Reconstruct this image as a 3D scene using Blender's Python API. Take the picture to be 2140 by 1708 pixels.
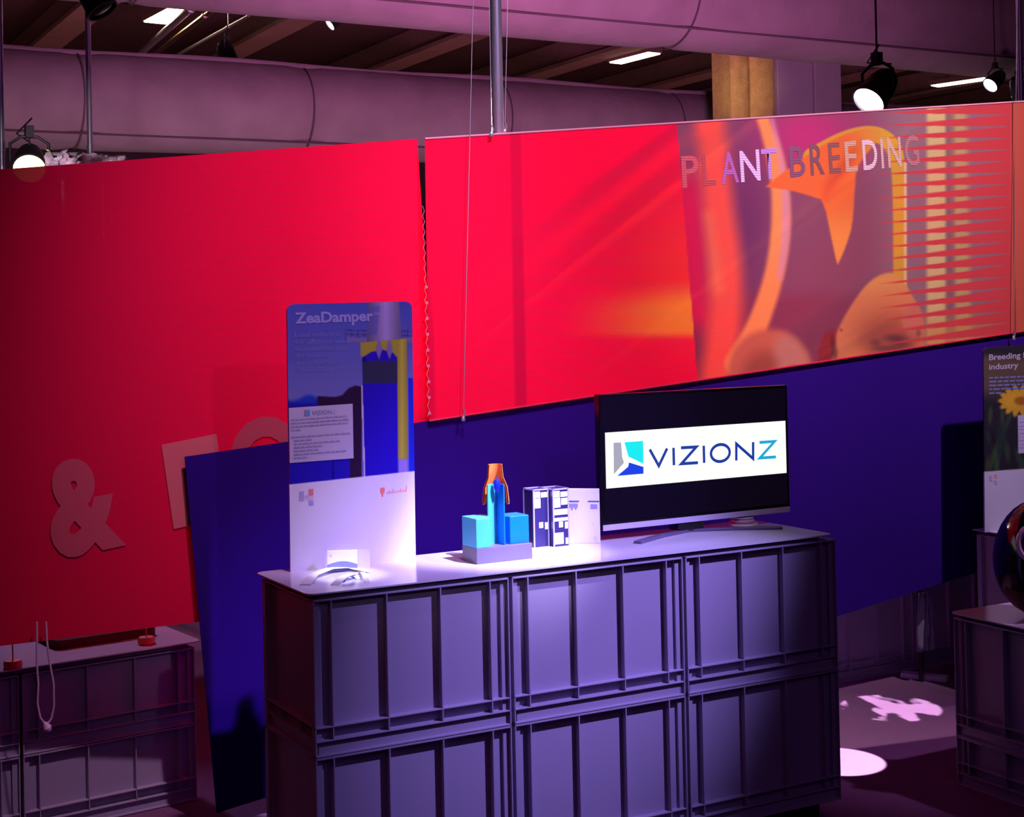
import bpy, bmesh, math, random
import numpy as np
from mathutils import Vector, Matrix, noise
random.seed(7)
for o in list(bpy.data.objects): bpy.data.objects.remove(o, do_unlink=True)
S = bpy.context.scene
COL = S.collection
# ---------------------------------------------------------------- camera
F, CX, CY = 3083.1, 1037.6, 629.0
YAW, PITCH, ROLL = -0.4993, 0.0116, -0.0211
CAM = Vector((-1.4235, -3.6534, 1.627))
_sa, _ca, _sb, _cb = math.sin(YAW), math.cos(YAW), math.sin(PITCH), math.cos(PITCH)
FW = Vector((-_sa*_cb, _ca*_cb, _sb)); _r = Vector((_ca, _sa, 0)); _u = _r.cross(FW)
RT = _r*math.cos(ROLL) + _u*math.sin(ROLL); UP = -_r*math.sin(ROLL) + _u*math.cos(ROLL)
cd = bpy.data.cameras.new('camera'); cam = bpy.data.objects.new('camera', cd); COL.objects.link(cam)
cam.matrix_world = Matrix(((RT.x, UP.x, -FW.x, CAM.x), (RT.y, UP.y, -FW.y, CAM.y), (RT.z, UP.z, -FW.z, CAM.z), (0, 0, 0, 1)))
cd.sensor_fit = 'HORIZONTAL'; cd.sensor_width = 36; cd.lens = 36*F/2140
cd.shift_x = (1070-CX)/2140; cd.shift_y = -(854-CY)/2140
cd.clip_start = .05; cd.clip_end = 200
S.camera = cam
# ---------------------------------------------------------------- world, view
S.view_settings.view_transform = 'Standard'; S.view_settings.look = 'None'
S.view_settings.exposure = 0.0; S.view_settings.gamma = 1.0; S.view_settings.use_curve_mapping = False
w = bpy.data.worlds.new('hall_air'); S.world = w; w.use_nodes = True
w.node_tree.nodes['Background'].inputs[0].default_value = (.42, .22, .62, 1)
w.node_tree.nodes['Background'].inputs[1].default_value = .008
# ---------------------------------------------------------------- lights
def aim(o, target):
    d = Vector(target)-o.location; o.rotation_euler = d.to_track_quat('-Z', 'Y').to_euler()
def spot(name, loc, target, power, color, angle, blend=.5, size=.05):
    l = bpy.data.lights.new(name, 'SPOT'); l.energy = power; l.color = color; l.spot_size = math.radians(angle)
    l.spot_blend = blend; l.shadow_soft_size = size
    o = bpy.data.objects.new(name, l); COL.objects.link(o); o.location = loc; aim(o, target); return o
def area(name, loc, target, power, color, sx, sy):
    l = bpy.data.lights.new(name, 'AREA'); l.shape = 'RECTANGLE'; l.size = sx; l.size_y = sy; l.energy = power; l.color = color
    o = bpy.data.objects.new(name, l); COL.objects.link(o); o.location = loc; aim(o, target); return o
spot('key_spot', (2.0, -1.9, 3.3), (.92, .10, .97), 900, (.43, .32, 1.0), 29, 1.0, .04)
spot('counter_spot', (1.05, -1.1, 3.2), (.72, .30, .93), 1350, (.66, .61, 1.0), 16, 1.0, .03)
spot('leaflet_fill', (.05, -1.2, 2.9), (.19, .20, .93), 420, (.80, .78, 1.0), 6.0, .7, .02)  # added pin light that brightens the leaflets and card holder
spot('front_spot', (.12, -2.9, 2.6), (.55, .8, 1.45), 70, (.78, .60, 1.0), 34, .9, .03)
spot('banner_spot', (1.5, -1.6, 4.6), (1.6, 1.0, 2.0), 560, (1.0, .70, 1.0), 40, 1.0, .05)
spot('print_spot', (3.2, -1.6, 4.6), (3.15, 1.0, 2.15), 760, (1.0, .80, .95), 44, 1.0, .05)
spot('left_banner_spot', (.3, -1.1, 4.6), (.42, 1.0, 1.62), 420, (1.0, .62, .95), 41, 1.0, .05)
spot('backlight_spot', (1.4, 4.6, 2.9), (1.6, 1.0, 1.9), 1500, (1.0, .8, .85), 60, .8, .06)
spot('red_spot', (-2.6, -1.2, 3.2), (0, .3, .7), 14, (1.0, .12, .16), 40, 1.0, .1)
spot('small_counter_fill', (-.1, 2.9, 2.3), (-.15, 1.45, .6), 60, (.62, .42, 1.0), 34, .9, .05)  # added light behind the banner, brightens the small left counter
spot('right_fill', (3.6, -1.6, 3.8), (2.8, .0, .75), 230, (.80, .42, 1.0), 25, 1.0, .05)  # added violet light to lift the low stack and far sign
area('violet_wash', (1.0, -5.0, 4.6), (1.5, 1.0, .3), 14, (.55, .22, 1.0), 6, 2)
spot('duct_wash', (4.0, 2.5, 1.9), (5.2, 8.0, 4.6), 1700, (1.0, .30, .72), 95, 1.0, .3)
area('hall_glow', (6.0, 9.8, 1.2), (6.0, 11.0, 5.5), 80, (.95, .62, .62), 16, 2)
area('ceiling_glow', (6.0, 15, 2.2), (6.0, 16, 6), 100, (1.0, .36, .36), 20, 4)

# ---------------------------------------------------------------- helpers
def at(u, v, Y=None, Z=None):
    d = FW + RT*((u-CX)/F) - UP*((v-CY)/F)
    t = (Y-CAM.y)/d.y if Y is not None else (Z-CAM.z)/d.z
    return CAM + d*t
def to_px(P):                       # array (n,3) -> pixel columns
    d = P-np.array(CAM); z = d@np.array(FW)
    return CX+F*(d@np.array(RT))/z, CY-F*(d@np.array(UP))/z
def lin(c):
    return tuple(((x/255)/12.92 if x/255 <= .04045 else ((x/255+.055)/1.055)**2.4) for x in c)
MATS = {}
def mat(name, col, rough=.6, metal=0, spec=.5, emit=None, estr=0, var=0, vscale=6, bump=0, bscale=80, alpha=1, trans=0, coat=0):
    m = bpy.data.materials.new(name); m.use_nodes = True; nt = m.node_tree; b = nt.nodes['Principled BSDF']
    b.inputs['Base Color'].default_value = (*col, 1); b.inputs['Roughness'].default_value = rough
    b.inputs['Metallic'].default_value = metal; b.inputs['Specular IOR Level'].default_value = spec
    b.inputs['Alpha'].default_value = alpha; b.inputs['Transmission Weight'].default_value = trans
    b.inputs['Coat Weight'].default_value = coat
    if emit: b.inputs['Emission Color'].default_value = (*emit, 1); b.inputs['Emission Strength'].default_value = estr
    if var or bump:
        tc = nt.nodes.new('ShaderNodeTexCoord')
        n = nt.nodes.new('ShaderNodeTexNoise'); n.inputs['Scale'].default_value = vscale; n.inputs['Detail'].default_value = 5
        nt.links.new(tc.outputs['Object'], n.inputs['Vector'])
        if var:
            mx = nt.nodes.new('ShaderNodeMix'); mx.data_type = 'RGBA'
            mx.inputs[6].default_value = (*[c*(1-var) for c in col], 1); mx.inputs[7].default_value = (*[min(1, c*(1+var)) for c in col], 1)
            nt.links.new(n.outputs['Fac'], mx.inputs[0]); nt.links.new(mx.outputs[2], b.inputs['Base Color'])
        if bump:
            n2 = nt.nodes.new('ShaderNodeTexNoise'); n2.inputs['Scale'].default_value = bscale; n2.inputs['Detail'].default_value = 4
            nt.links.new(tc.outputs['Object'], n2.inputs['Vector'])
            bp = nt.nodes.new('ShaderNodeBump'); bp.inputs['Strength'].default_value = bump; bp.inputs['Distance'].default_value = .01
            nt.links.new(n2.outputs['Fac'], bp.inputs['Height']); nt.links.new(bp.outputs[0], b.inputs['Normal'])
    MATS[name] = m; return m
def banner_mat(name, col=None, translucent=.35, clear=.05):
    """woven printed banner: fine horizontal weave, lets a little light through"""
    m = bpy.data.materials.new(name); m.use_nodes = True; nt = m.node_tree; nt.nodes.clear()
    out = nt.nodes.new('ShaderNodeOutputMaterial')
    if col is None:
        c = nt.nodes.new('ShaderNodeVertexColor'); c.layer_name = 'print'; csock = c.outputs[0]
    else:
        c = nt.nodes.new('ShaderNodeRGB'); c.outputs[0].default_value = (*col, 1); csock = c.outputs[0]
    tc = nt.nodes.new('ShaderNodeTexCoord')
    wv = nt.nodes.new('ShaderNodeTexWave'); wv.wave_type = 'BANDS'; wv.bands_direction = 'Z'; wv.inputs['Scale'].default_value = 38
    wv.inputs['Distortion'].default_value = .3
    nt.links.new(tc.outputs['Object'], wv.inputs['Vector'])
    mr = nt.nodes.new('ShaderNodeMapRange'); mr.inputs[3].default_value = .9; mr.inputs[4].default_value = 1.0
    nt.links.new(wv.outputs['Fac'], mr.inputs[0])
    mu = nt.nodes.new('ShaderNodeVectorMath'); mu.operation = 'SCALE'
    nt.links.new(csock, mu.inputs[0]); nt.links.new(mr.outputs[0], mu.inputs['Scale'])
    d = nt.nodes.new('ShaderNodeBsdfDiffuse'); t = nt.nodes.new('ShaderNodeBsdfTranslucent'); tr = nt.nodes.new('ShaderNodeBsdfTransparent')
    nt.links.new(mu.outputs[0], d.inputs[0]); nt.links.new(mu.outputs[0], t.inputs[0])
    m1 = nt.nodes.new('ShaderNodeMixShader'); m1.inputs[0].default_value = translucent
    nt.links.new(d.outputs[0], m1.inputs[1]); nt.links.new(t.outputs[0], m1.inputs[2])
    m2 = nt.nodes.new('ShaderNodeMixShader'); m2.inputs[0].default_value = clear
    nt.links.new(m1.outputs[0], m2.inputs[1]); nt.links.new(tr.outputs[0], m2.inputs[2])
    nt.links.new(m2.outputs[0], out.inputs[0]); MATS[name] = m; return m
def print_mat(name, rough=.3, spec=.4):
    m = mat(name, (1, 1, 1), rough, spec=spec); nt = m.node_tree
    c = nt.nodes.new('ShaderNodeVertexColor'); c.layer_name = 'print'
    nt.links.new(c.outputs[0], nt.nodes['Principled BSDF'].inputs['Base Color']); return m

def box(bm, x0, x1, y0, y1, z0, z1, M=None):
    vs = [bm.verts.new((x, y, z)) for x in (x0, x1) for y in (y0, y1) for z in (z0, z1)]
    for f in ((0, 1, 3, 2), (4, 6, 7, 5), (0, 4, 5, 1), (2, 3, 7, 6), (0, 2, 6, 4), (1, 5, 7, 3)): bm.faces.new([vs[i] for i in f])
    if M: bmesh.ops.transform(bm, matrix=M, verts=vs)
    return vs
def tube(bm, pts, rad, seg=10, cap=True):
    pts = [Vector(p) for p in pts]; rads = rad if isinstance(rad, (list, tuple)) else [rad]*len(pts)
    rings = []; ref = None
    for i, p in enumerate(pts):
        d = (pts[min(i+1, len(pts)-1)]-pts[max(i-1, 0)]).normalized()
        if ref is None: ref = d.orthogonal().normalized()
        ref = (ref-d*ref.dot(d)).normalized(); q = d.cross(ref)
        rings.append([bm.verts.new(p+(ref*math.cos(a)+q*math.sin(a))*rads[i]) for a in [2*math.pi*k/seg for k in range(seg)]])
    for a, b in zip(rings, rings[1:]):
        for k in range(seg): bm.faces.new((a[k], a[(k+1) % seg], b[(k+1) % seg], b[k]))
    if cap: bm.faces.new(rings[0][::-1]); bm.faces.new(rings[-1])
    return rings
def lathe(bm, prof, seg=24, a0=0, a1=2*math.pi, M=None):
    full = abs(a1-a0-2*math.pi) < 1e-6; n = seg if full else seg+1; rings = []; new = []
    for r, z in prof:
        ring = [bm.verts.new((r*math.cos(a0+(a1-a0)*k/seg), r*math.sin(a0+(a1-a0)*k/seg), z)) for k in range(n)]
        rings.append(ring); new += ring
    for a, b in zip(rings, rings[1:]):
        for k in range(seg): 
            k2 = (k+1) % n if full else k+1
            bm.faces.new((a[k], a[k2], b[k2], b[k]))
    if M: bmesh.ops.transform(bm, matrix=M, verts=new)
    return rings
def prism(bm, poly, dvec):
    a = [bm.verts.new(p) for p in poly]; b = [bm.verts.new(Vector(p)+Vector(dvec)) for p in poly]
    bm.faces.new(a); bm.faces.new(b[::-1]); n = len(a)
    for i in range(n): bm.faces.new((a[i], b[i], b[(i+1) % n], a[(i+1) % n]))
def finish(name, bm, m, parent=None, smooth=False, bevel=0, loc=None):
    bmesh.ops.recalc_face_normals(bm, faces=bm.faces)
    me = bpy.data.meshes.new(name); bm.to_mesh(me); bm.free()
    if smooth:
        for p in me.polygons: p.use_smooth = True
        if hasattr(me, 'set_sharp_from_angle'): me.set_sharp_from_angle(angle=.6)
    for mm in (m if isinstance(m, list) else [m]): me.materials.append(mm)
    o = bpy.data.objects.new(name, me); COL.objects.link(o)
    if parent: o.parent = parent
    if loc is not None: o.location = loc
    if bevel:
        b = o.modifiers.new('bevel', 'BEVEL'); b.width = bevel; b.segments = 2; b.limit_method = 'ANGLE'
    return o
def tag(o, label, cat, group=None, kind=None):
    o['label'] = label; o['category'] = cat
    if group: o['group'] = group
    if kind: o['kind'] = kind
    return o
def thing(name, loc, label, cat, group=None, rz=0):
    o = bpy.data.objects.new(name, None); COL.objects.link(o); o.location = loc; o.rotation_euler.z = rz; o.empty_display_size = .1
    return tag(o, label, cat, group)
def copy_tree(o, parent=None):
    c = o.copy(); COL.objects.link(c); c.parent = parent
    for ch in [x for x in bpy.data.objects if x.parent == o]: copy_tree(ch, c)
    return c
def struct(name, bm, m, **k):
    o = finish(name, bm, m, **k); o['kind'] = 'structure'; return o
def loc_pts(pts, origin): return [Vector(p)-Vector(origin) for p in pts]

def grid_panel(name, px, m, colfn, parent, origin, nu=200, nv=200, Y=1.0, thick=.004, round_px=0, ripple=0, back=None):
    """printed sheet on the plane y=Y spanned by four corners (tl,tr,br,bl given as seen); colour print stored per vertex"""
    c = [np.array(at(*p, Y=Y)) for p in px]
    s, t = np.meshgrid(np.linspace(0, 1, nu), np.linspace(0, 1, nv))
    s = s.ravel(); t = t.ravel()
    if round_px:
        W = np.linalg.norm(c[1]-c[0]); H = np.linalg.norm(c[3]-c[0]); y = t*H; r = round_px
        inset = np.where(y < r, r-np.sqrt(np.maximum(0, r*r-(r-y)**2)), 0)/W
        s2 = np.clip(s, inset, 1-inset)
    else: s2 = s
    P = (c[0][None]*((1-s2)*(1-t))[:, None]+c[1][None]*(s2*(1-t))[:, None]+c[2][None]*(s2*t)[:, None]+c[3][None]*((1-s2)*t)[:, None])
    u, v = to_px(P); rgb = colfn(u, v)
    if ripple: P[:, 1] += ripple*np.sin(P[:, 0]*2.1+.4)*np.sin(P[:, 2]*1.3)
    n = nu*nv; Pl = P-np.array(origin)
    front = Pl; backv = Pl+np.array([0, thick, 0])
    i = np.arange(nu-1)[None, :]+np.arange(nv-1)[:, None]*nu; i = i.ravel()
    fq = np.stack([i, i+nu, i+nu+1, i+1], 1)
    border = list(range(nu))+[nu*k+nu-1 for k in range(1, nv)]+[n-1-k for k in range(1, nu)]+[nu*(nv-1-k) for k in range(1, nv-1)]
    # back skin is one coarse ring of quads plus one polygon
    nb = len(border); V = np.concatenate([front, backv[border]])
    faces = [tuple(f) for f in fq.tolist()]+[(border[k], border[(k+1) % nb], n+(k+1) % nb, n+k) for k in range(nb)]+[tuple(n+k for k in range(nb))]
    me = bpy.data.meshes.new(name); me.from_pydata(V.tolist(), [], faces); me.update()
    ca = me.color_attributes.new('print', 'FLOAT_COLOR', 'POINT')
    full = np.concatenate([rgb, rgb[border]]); full = np.where(full <= .04045, full/12.92, ((full+.055)/1.055)**2.4)
    ca.data.foreach_set('color', np.concatenate([full, np.ones((len(full), 1))], 1).astype(np.float32).ravel())
    me.materials.append(m); o = bpy.data.objects.new(name, me); COL.objects.link(o)
    if parent: o.parent = parent
    else: o.location = origin
    return o

def text_mesh(name, s, m, size, depth=.0005, bold=0, sx=1.0, space=1.0, parent=None):
    cu = bpy.data.curves.new(name, 'FONT'); cu.body = s; cu.size = size; cu.extrude = depth; cu.offset = bold*size; cu.space_character = space
    cu.resolution_u = 4
    t = bpy.data.objects.new('tmp', cu); COL.objects.link(t); dg = bpy.context.evaluated_depsgraph_get()
    me = bpy.data.meshes.new_from_object(t.evaluated_get(dg)); bpy.data.objects.remove(t); bpy.data.curves.remove(cu)
    for v in me.vertices: v.co.x *= sx
    me.materials.clear(); me.materials.append(m); me.name = name
    o = bpy.data.objects.new(name, me); COL.objects.link(o)
    if parent: o.parent = parent
    return o
def put_text(name, s, m, p0, p1, ptop, Y, parent, origin, bold=0, space=1.0, lean=None, depth=.0005, size_only=False):
    """text standing on the plane y=Y from baseline start p0 to end p1; ptop is the top of the first capital"""
    A, B, T = at(*p0, Y=Y), at(*p1, Y=Y), at(*ptop, Y=Y)
    o = text_mesh(name, s, m, 1.0, 0, bold, 1, space, parent); me = o.data
    xs = [v.co.x for v in me.vertices]; cap = .70
    x0, x1 = min(xs), max(xs); ex = (B-A)/(x1-x0); ey = (T-A)/cap
    for v in me.vertices:
        x, y = v.co.x-x0, v.co.y
        v.co = A+ex*x+ey*y-Vector(origin)
    # thin ink layer
    return o
# ---------------------------------------------------------------- materials
m_crate = mat('crate_grey', (.37, .32, .45), .42, spec=.4, var=.05, vscale=3, bump=.04, bscale=400)
m_board = mat('lilac_board', (.72, .69, .78), .16, spec=.6, var=.03)
m_boardedge = mat('board_edge', (.10, .08, .13), .5)
m_dark = mat('dark_plastic', (.012, .01, .016), .5)
m_black = mat('gloss_black', (.006, .005, .008), .12, spec=.6)
m_chrome = mat('chrome', (.62, .60, .74), .26, metal=.75)
m_wire = mat('wire', (.55, .5, .6), .35, metal=.8)
m_white = mat('white_card', (.85, .84, .86), .35)
m_blue = mat('blue_ink', (.03, .05, .5), .4)
m_blueband = banner_mat('blue_banner', (.034, .007, .21), .12, 0)
m_red = banner_mat('red_banner', (.90, .010, .080), .30, .04)
m_print = banner_mat('printed_banner', None, .30, .04)
m_sign = print_mat('sign_print', .22, .5)
m_duct = mat('duct_cloth', (.30, .24, .28), .9, spec=.1, var=.3, vscale=2.2, bump=.9, bscale=9)
m_seam = mat('duct_seam', (.10, .07, .09), .9)
m_ceil = mat('ceiling_paint', (.10, .055, .065), .9, spec=.1, var=.25, vscale=.8)
m_beam = mat('beam_paint', (.26, .16, .16), .8, spec=.1, var=.2)
m_tube = mat('lamp_tube', (1, .95, .7), .5, emit=(1.0, .86, .52), estr=9)
m_lens = mat('spot_lens', (1, 1, 1), .3, emit=(.85, .88, 1.0), estr=14)
m_bulb = mat('warm_bulb', (1, .9, .4), .3, emit=(1.0, .86, .22), estr=5)
m_ylw = mat('flocked_steel', (.74, .58, .17), .95, var=.3, vscale=9, bump=1.0, bscale=30)
m_conc = mat('column_concrete', (.42, .38, .48), .9, var=.12, vscale=5, bump=.3, bscale=30)
m_floor = mat('carpet_floor', (.19, .08, .17), .8, spec=.2, var=.25, vscale=2.2, bump=.3, bscale=160)
m_wall = mat('hall_wall', (.09, .06, .09), .9, var=.2, vscale=.7)
m_orange = mat('orange_plastic', (.85, .22, .05), .35)
m_orangew = mat('orange_weight', (.9, .16, .10), .5)
m_cyan = mat('cyan_foam', (.0, .17, .62), .4)
m_cyan_lit = mat('lit_cyan_foam', (.06, .46, .62), .4)  # brighter copy of the cyan for model faces turned to the light
m_deep = mat('deep_blue', (.01, .02, .6), .3)
m_plinth = mat('grey_plinth', (.15, .125, .19), .4)
m_cord = mat('pink_cord', (.75, .45, .6), .6)
m_acryl = mat('clear_acrylic', (.9, .88, 1.0), .04, alpha=.13, spec=.8)
m_case = mat('case_print_dark', (.03, .022, .11), .25)
m_casew = mat('case_print_light', (.88, .87, .93), .3)
m_rimw = mat('case_edge', (.40, .36, .75), .15)
m_bag = mat('plastic_wrap', (.75, .62, .72), .25)

# ================================================================= SETTING
FL = 0.0
bm = bmesh.new(); box(bm, -14, 26, -8, 24, -.2, 0); struct('floor', bm, m_floor)
bm = bmesh.new(); box(bm, -14, 26, -8, 24, 6.0, 6.2); struct('ceiling', bm, m_ceil)
bm = bmesh.new(); box(bm, -14, 26, 24, 24.3, 0, 6.0); struct('wall_back', bm, m_wall)
bm = bmesh.new(); box(bm, -14.3, -14, -8, 24.3, 0, 6.0); struct('wall_left', bm, m_wall)
bm = bmesh.new(); box(bm, 26, 26.3, -8, 24.3, 0, 6.0); struct('wall_right', bm, m_wall)
k = 0
for X in np.arange(-10, 25, 2.6):           # ceiling beams
    bm = bmesh.new(); box(bm, X-.09, X+.09, -7.9, 23.9, 5.62, 5.99)
    box(bm, X-.2, X+.2, -7.9, 23.9, 5.56, 5.62)
    k += 1; struct('trim_%d' % k, bm, m_beam)

# ================================================================= COUNTER
CR_W, CR_D, CR_H = .589, .394, .4155
def make_crate(H, label, ribs=(.052, .213, .375, .530)):
    root = thing('storage_crate', (0, 0, 0), label, 'crate', 'grey stacking crates')
    d = .021; t = .0035; W, D = CR_W, CR_D
    bm = bmesh.new(); box(bm, d, W-d, d, D-d, .004, H-.001); finish('body', bm, m_crate, root)
    # upturned crate: narrow foot flange on top, stepped rim below
    bm = bmesh.new()
    def ring(z0, z1, o=0): 
        box(bm, o, W-o, o, d+.001, z0, z1); box(bm, o, W-o, D-d-.001, D-o, z0, z1)
        box(bm, o, d+.001, d, D-d, z0, z1); box(bm, W-d-.001, W-o, d, D-d, z0, z1)
    ring(H-.006, H-.0005); finish('foot_flange', bm, m_crate, root, bevel=.0012)
    bm = bmesh.new()
    ring(.0746, .0786); ring(.0389, .0429); ring(0, .005, 0)
    for (a, b_, c, e) in ((0, W, .0, .004),): pass
    box(bm, .010, W-.010, .010, .0135, 0.004, .0389); box(bm, .010, W-.010, D-.0135, D-.010, .004, .0389)
    box(bm, .010, .0135, .010, D-.010, .004, .0389); box(bm, W-.0135, W-.010, .010, D-.010, .004, .0389)
    finish('rim', bm, m_crate, root, bevel=.001)
    for x in ribs:
        for (y0, y1) in ((.0006, d+.001), (D-d-.001, D-.0006)):
            bm = bmesh.new(); box(bm, x-t/2, x+t/2, y0, y1, .040, H-.006); finish('rib', bm, m_crate, root)
    for y in (.125, .27):
        for (x0, x1) in ((.0006, d+.001), (W-d-.001, W-.0006)):
            if H > .3 and False: pass
            bm = bmesh.new(); box(bm, x0, x1, y-t/2, y+t/2, .0389, .0746); finish('rib', bm, m_crate, root)
    for (x0, x1) in ((0, t), (W-t, W)):
        for (y0, y1) in ((0, d+.002), (D-d-.002, D)):
            bm = bmesh.new(); box(bm, x0, x1, y0, y1, 0, H-.0005)
            xa, xb = (t*.5, d+.001) if x0 == 0 else (W-d-.001, W-t*.5); ya, yb = (.011, d+.001) if y0 == 0 else (D-d-.001, D-.0005)
            box(bm, xa, xb, ya, yb, .0005, H-.001); finish('corner_post', bm, m_crate, root)
    return root
Z1, Z0 = .4785, .0617
proto = make_crate(CR_H, 'x')
tall = [((0, 0, Z1), 'grey plastic crate in the upper row at the left, below the turbine sign'),
        ((.6, 0, Z1), 'brightly lit grey plastic crate in the upper row at the middle of the counter'),
        ((1.2, 0, Z1), 'grey plastic crate in the upper row below the television'),
        ((0, 0, Z0), 'grey plastic crate in the lower row at the left end of the counter'),
        ((.6, 0, Z0), 'grey plastic crate in the lower row at the middle of the counter'),
        ((1.2, 0, Z0), 'darkest grey plastic crate in the lower row at the right end of the counter')]
for i, (p, lab) in enumerate(tall):
    o = proto if i == 0 else copy_tree(proto)
    o.location = p; o['label'] = lab; o['group'] = 'grey crates stacked as the counter'
bm = bmesh.new(); box(bm, .05, 1.74, .05, .35, 0, .0612)
tag(finish('plinth', bm, m_dark), 'dark recessed plinth beneath the lower row of counter crates', 'plinth')

def rounded_poly(x0, x1, y0, y1, r, n=6):
    pts = []
    for cx, cy, a in ((x1-r, y1-r, 0), (x0+r, y1-r, 90), (x0+r, y0+r, 180), (x1-r, y0+r, 270)):
        for k in range(n+1):
            an = math.radians(a+90*k/n); pts.append((cx+r*math.cos(an), cy+r*math.sin(an)))
    return pts
def make_top(x0, x1, y0, y1, z, label, name='counter_top', rot=0, origin=None, r=.03):
    ox, oy = origin if origin else ((x0+x1)/2, (y0+y1)/2)
    t = thing(name, (ox, oy, z), label, 'counter top', rz=rot)
    pts = rounded_poly(x0-ox, x1-ox, y0-oy, y1-oy, r)
    bm = bmesh.new(); prism(bm, [(x, y, 0) for x, y in pts], (0, 0, .004)); finish('board', bm, m_board, t, loc=(0, 0, .0135))
    pts = rounded_poly(x0-ox+.022, x1-ox-.04, y0-oy+.010, y1-oy-.01, r)
    bm = bmesh.new(); prism(bm, [(x, y, 0) for x, y in pts], (0, 0, .0135)); finish('backing', bm, m_boardedge, t)
    return t
ZT = .8943
make_top(-.016, 1.782, -.005, .412, ZT, 'long pale lilac board lying across the stacked crates as a counter top')
ZB = ZT+.0175     # surface

# ================================================================= BANNERS
def smooth(a, b, x): 
    t = np.clip((x-a)/(b-a), 0, 1); return t*t*(3-2*t)
def mixc(c, col, m):
    return c*(1-m[:, None])+np.array(col)[None]/255.*m[:, None]
def inpoly(u, v, poly, soft=0, cut=0):
    if cut: poly = chaikin(poly, True, cut)
    inside = np.zeros(u.shape, bool); n = len(poly); dist = np.full(u.shape, 1e9)
    for i in range(n):
        x1, y1 = poly[i]; x2, y2 = poly[(i+1) % n]
        c = ((y1 > v) != (y2 > v)) & (u < (x2-x1)*(v-y1)/((y2-y1) or 1e-9)+x1); inside ^= c
        if soft:
            L2 = (x2-x1)**2+(y2-y1)**2; t = np.clip(((u-x1)*(x2-x1)+(v-y1)*(y2-y1))/L2, 0, 1)
            dist = np.minimum(dist, np.hypot(u-x1-t*(x2-x1), v-y1-t*(y2-y1)))
    if not soft: return inside.astype(float)
    sd = np.where(inside, dist, -dist); return np.clip(.5+sd/(2*soft), 0, 1)
def chaikin(P, closed=True, it=2):
    P = [np.array(p, float) for p in P]
    for _ in range(it):
        Q = []
        n = len(P)
        for i in range(n if closed else n-1): a, b = P[i], P[(i+1) % n]; Q += [a*.75+b*.25, a*.25+b*.75]
        if not closed: Q = [P[0]]+Q+[P[-1]]
        P = Q
    return P
def band(u, v, pts, widths, soft):
    """blurred stroke along a polyline"""
    best = np.zeros(u.shape)
    R_ = chaikin([(p[0], p[1], w) for p, w in zip(pts, widths)], False, 3); pts = [r[:2] for r in R_]; widths = [r[2] for r in R_]
    for (x1, y1), (x2, y2), w1, w2 in zip(pts, pts[1:], widths, widths[1:]):
        L2 = (x2-x1)**2+(y2-y1)**2; t = np.clip(((u-x1)*(x2-x1)+(v-y1)*(y2-y1))/L2, 0, 1)
        d = np.hypot(u-x1-t*(x2-x1), v-y1-t*(y2-y1)); w = w1+(w2-w1)*t
        best = np.maximum(best, np.clip(.5-(d-w)/(2*soft), 0, 1))
    return best*best*(3-2*best)
def ell(u, v, cx, cy, rx, ry, soft=.15, rot=0):
    c, s = math.cos(rot), math.sin(rot); x = (u-cx)*c+(v-cy)*s; y = -(u-cx)*s+(v-cy)*c
    return 1-smooth(1-soft, 1+soft, np.hypot(x/rx, y/ry))
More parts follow.
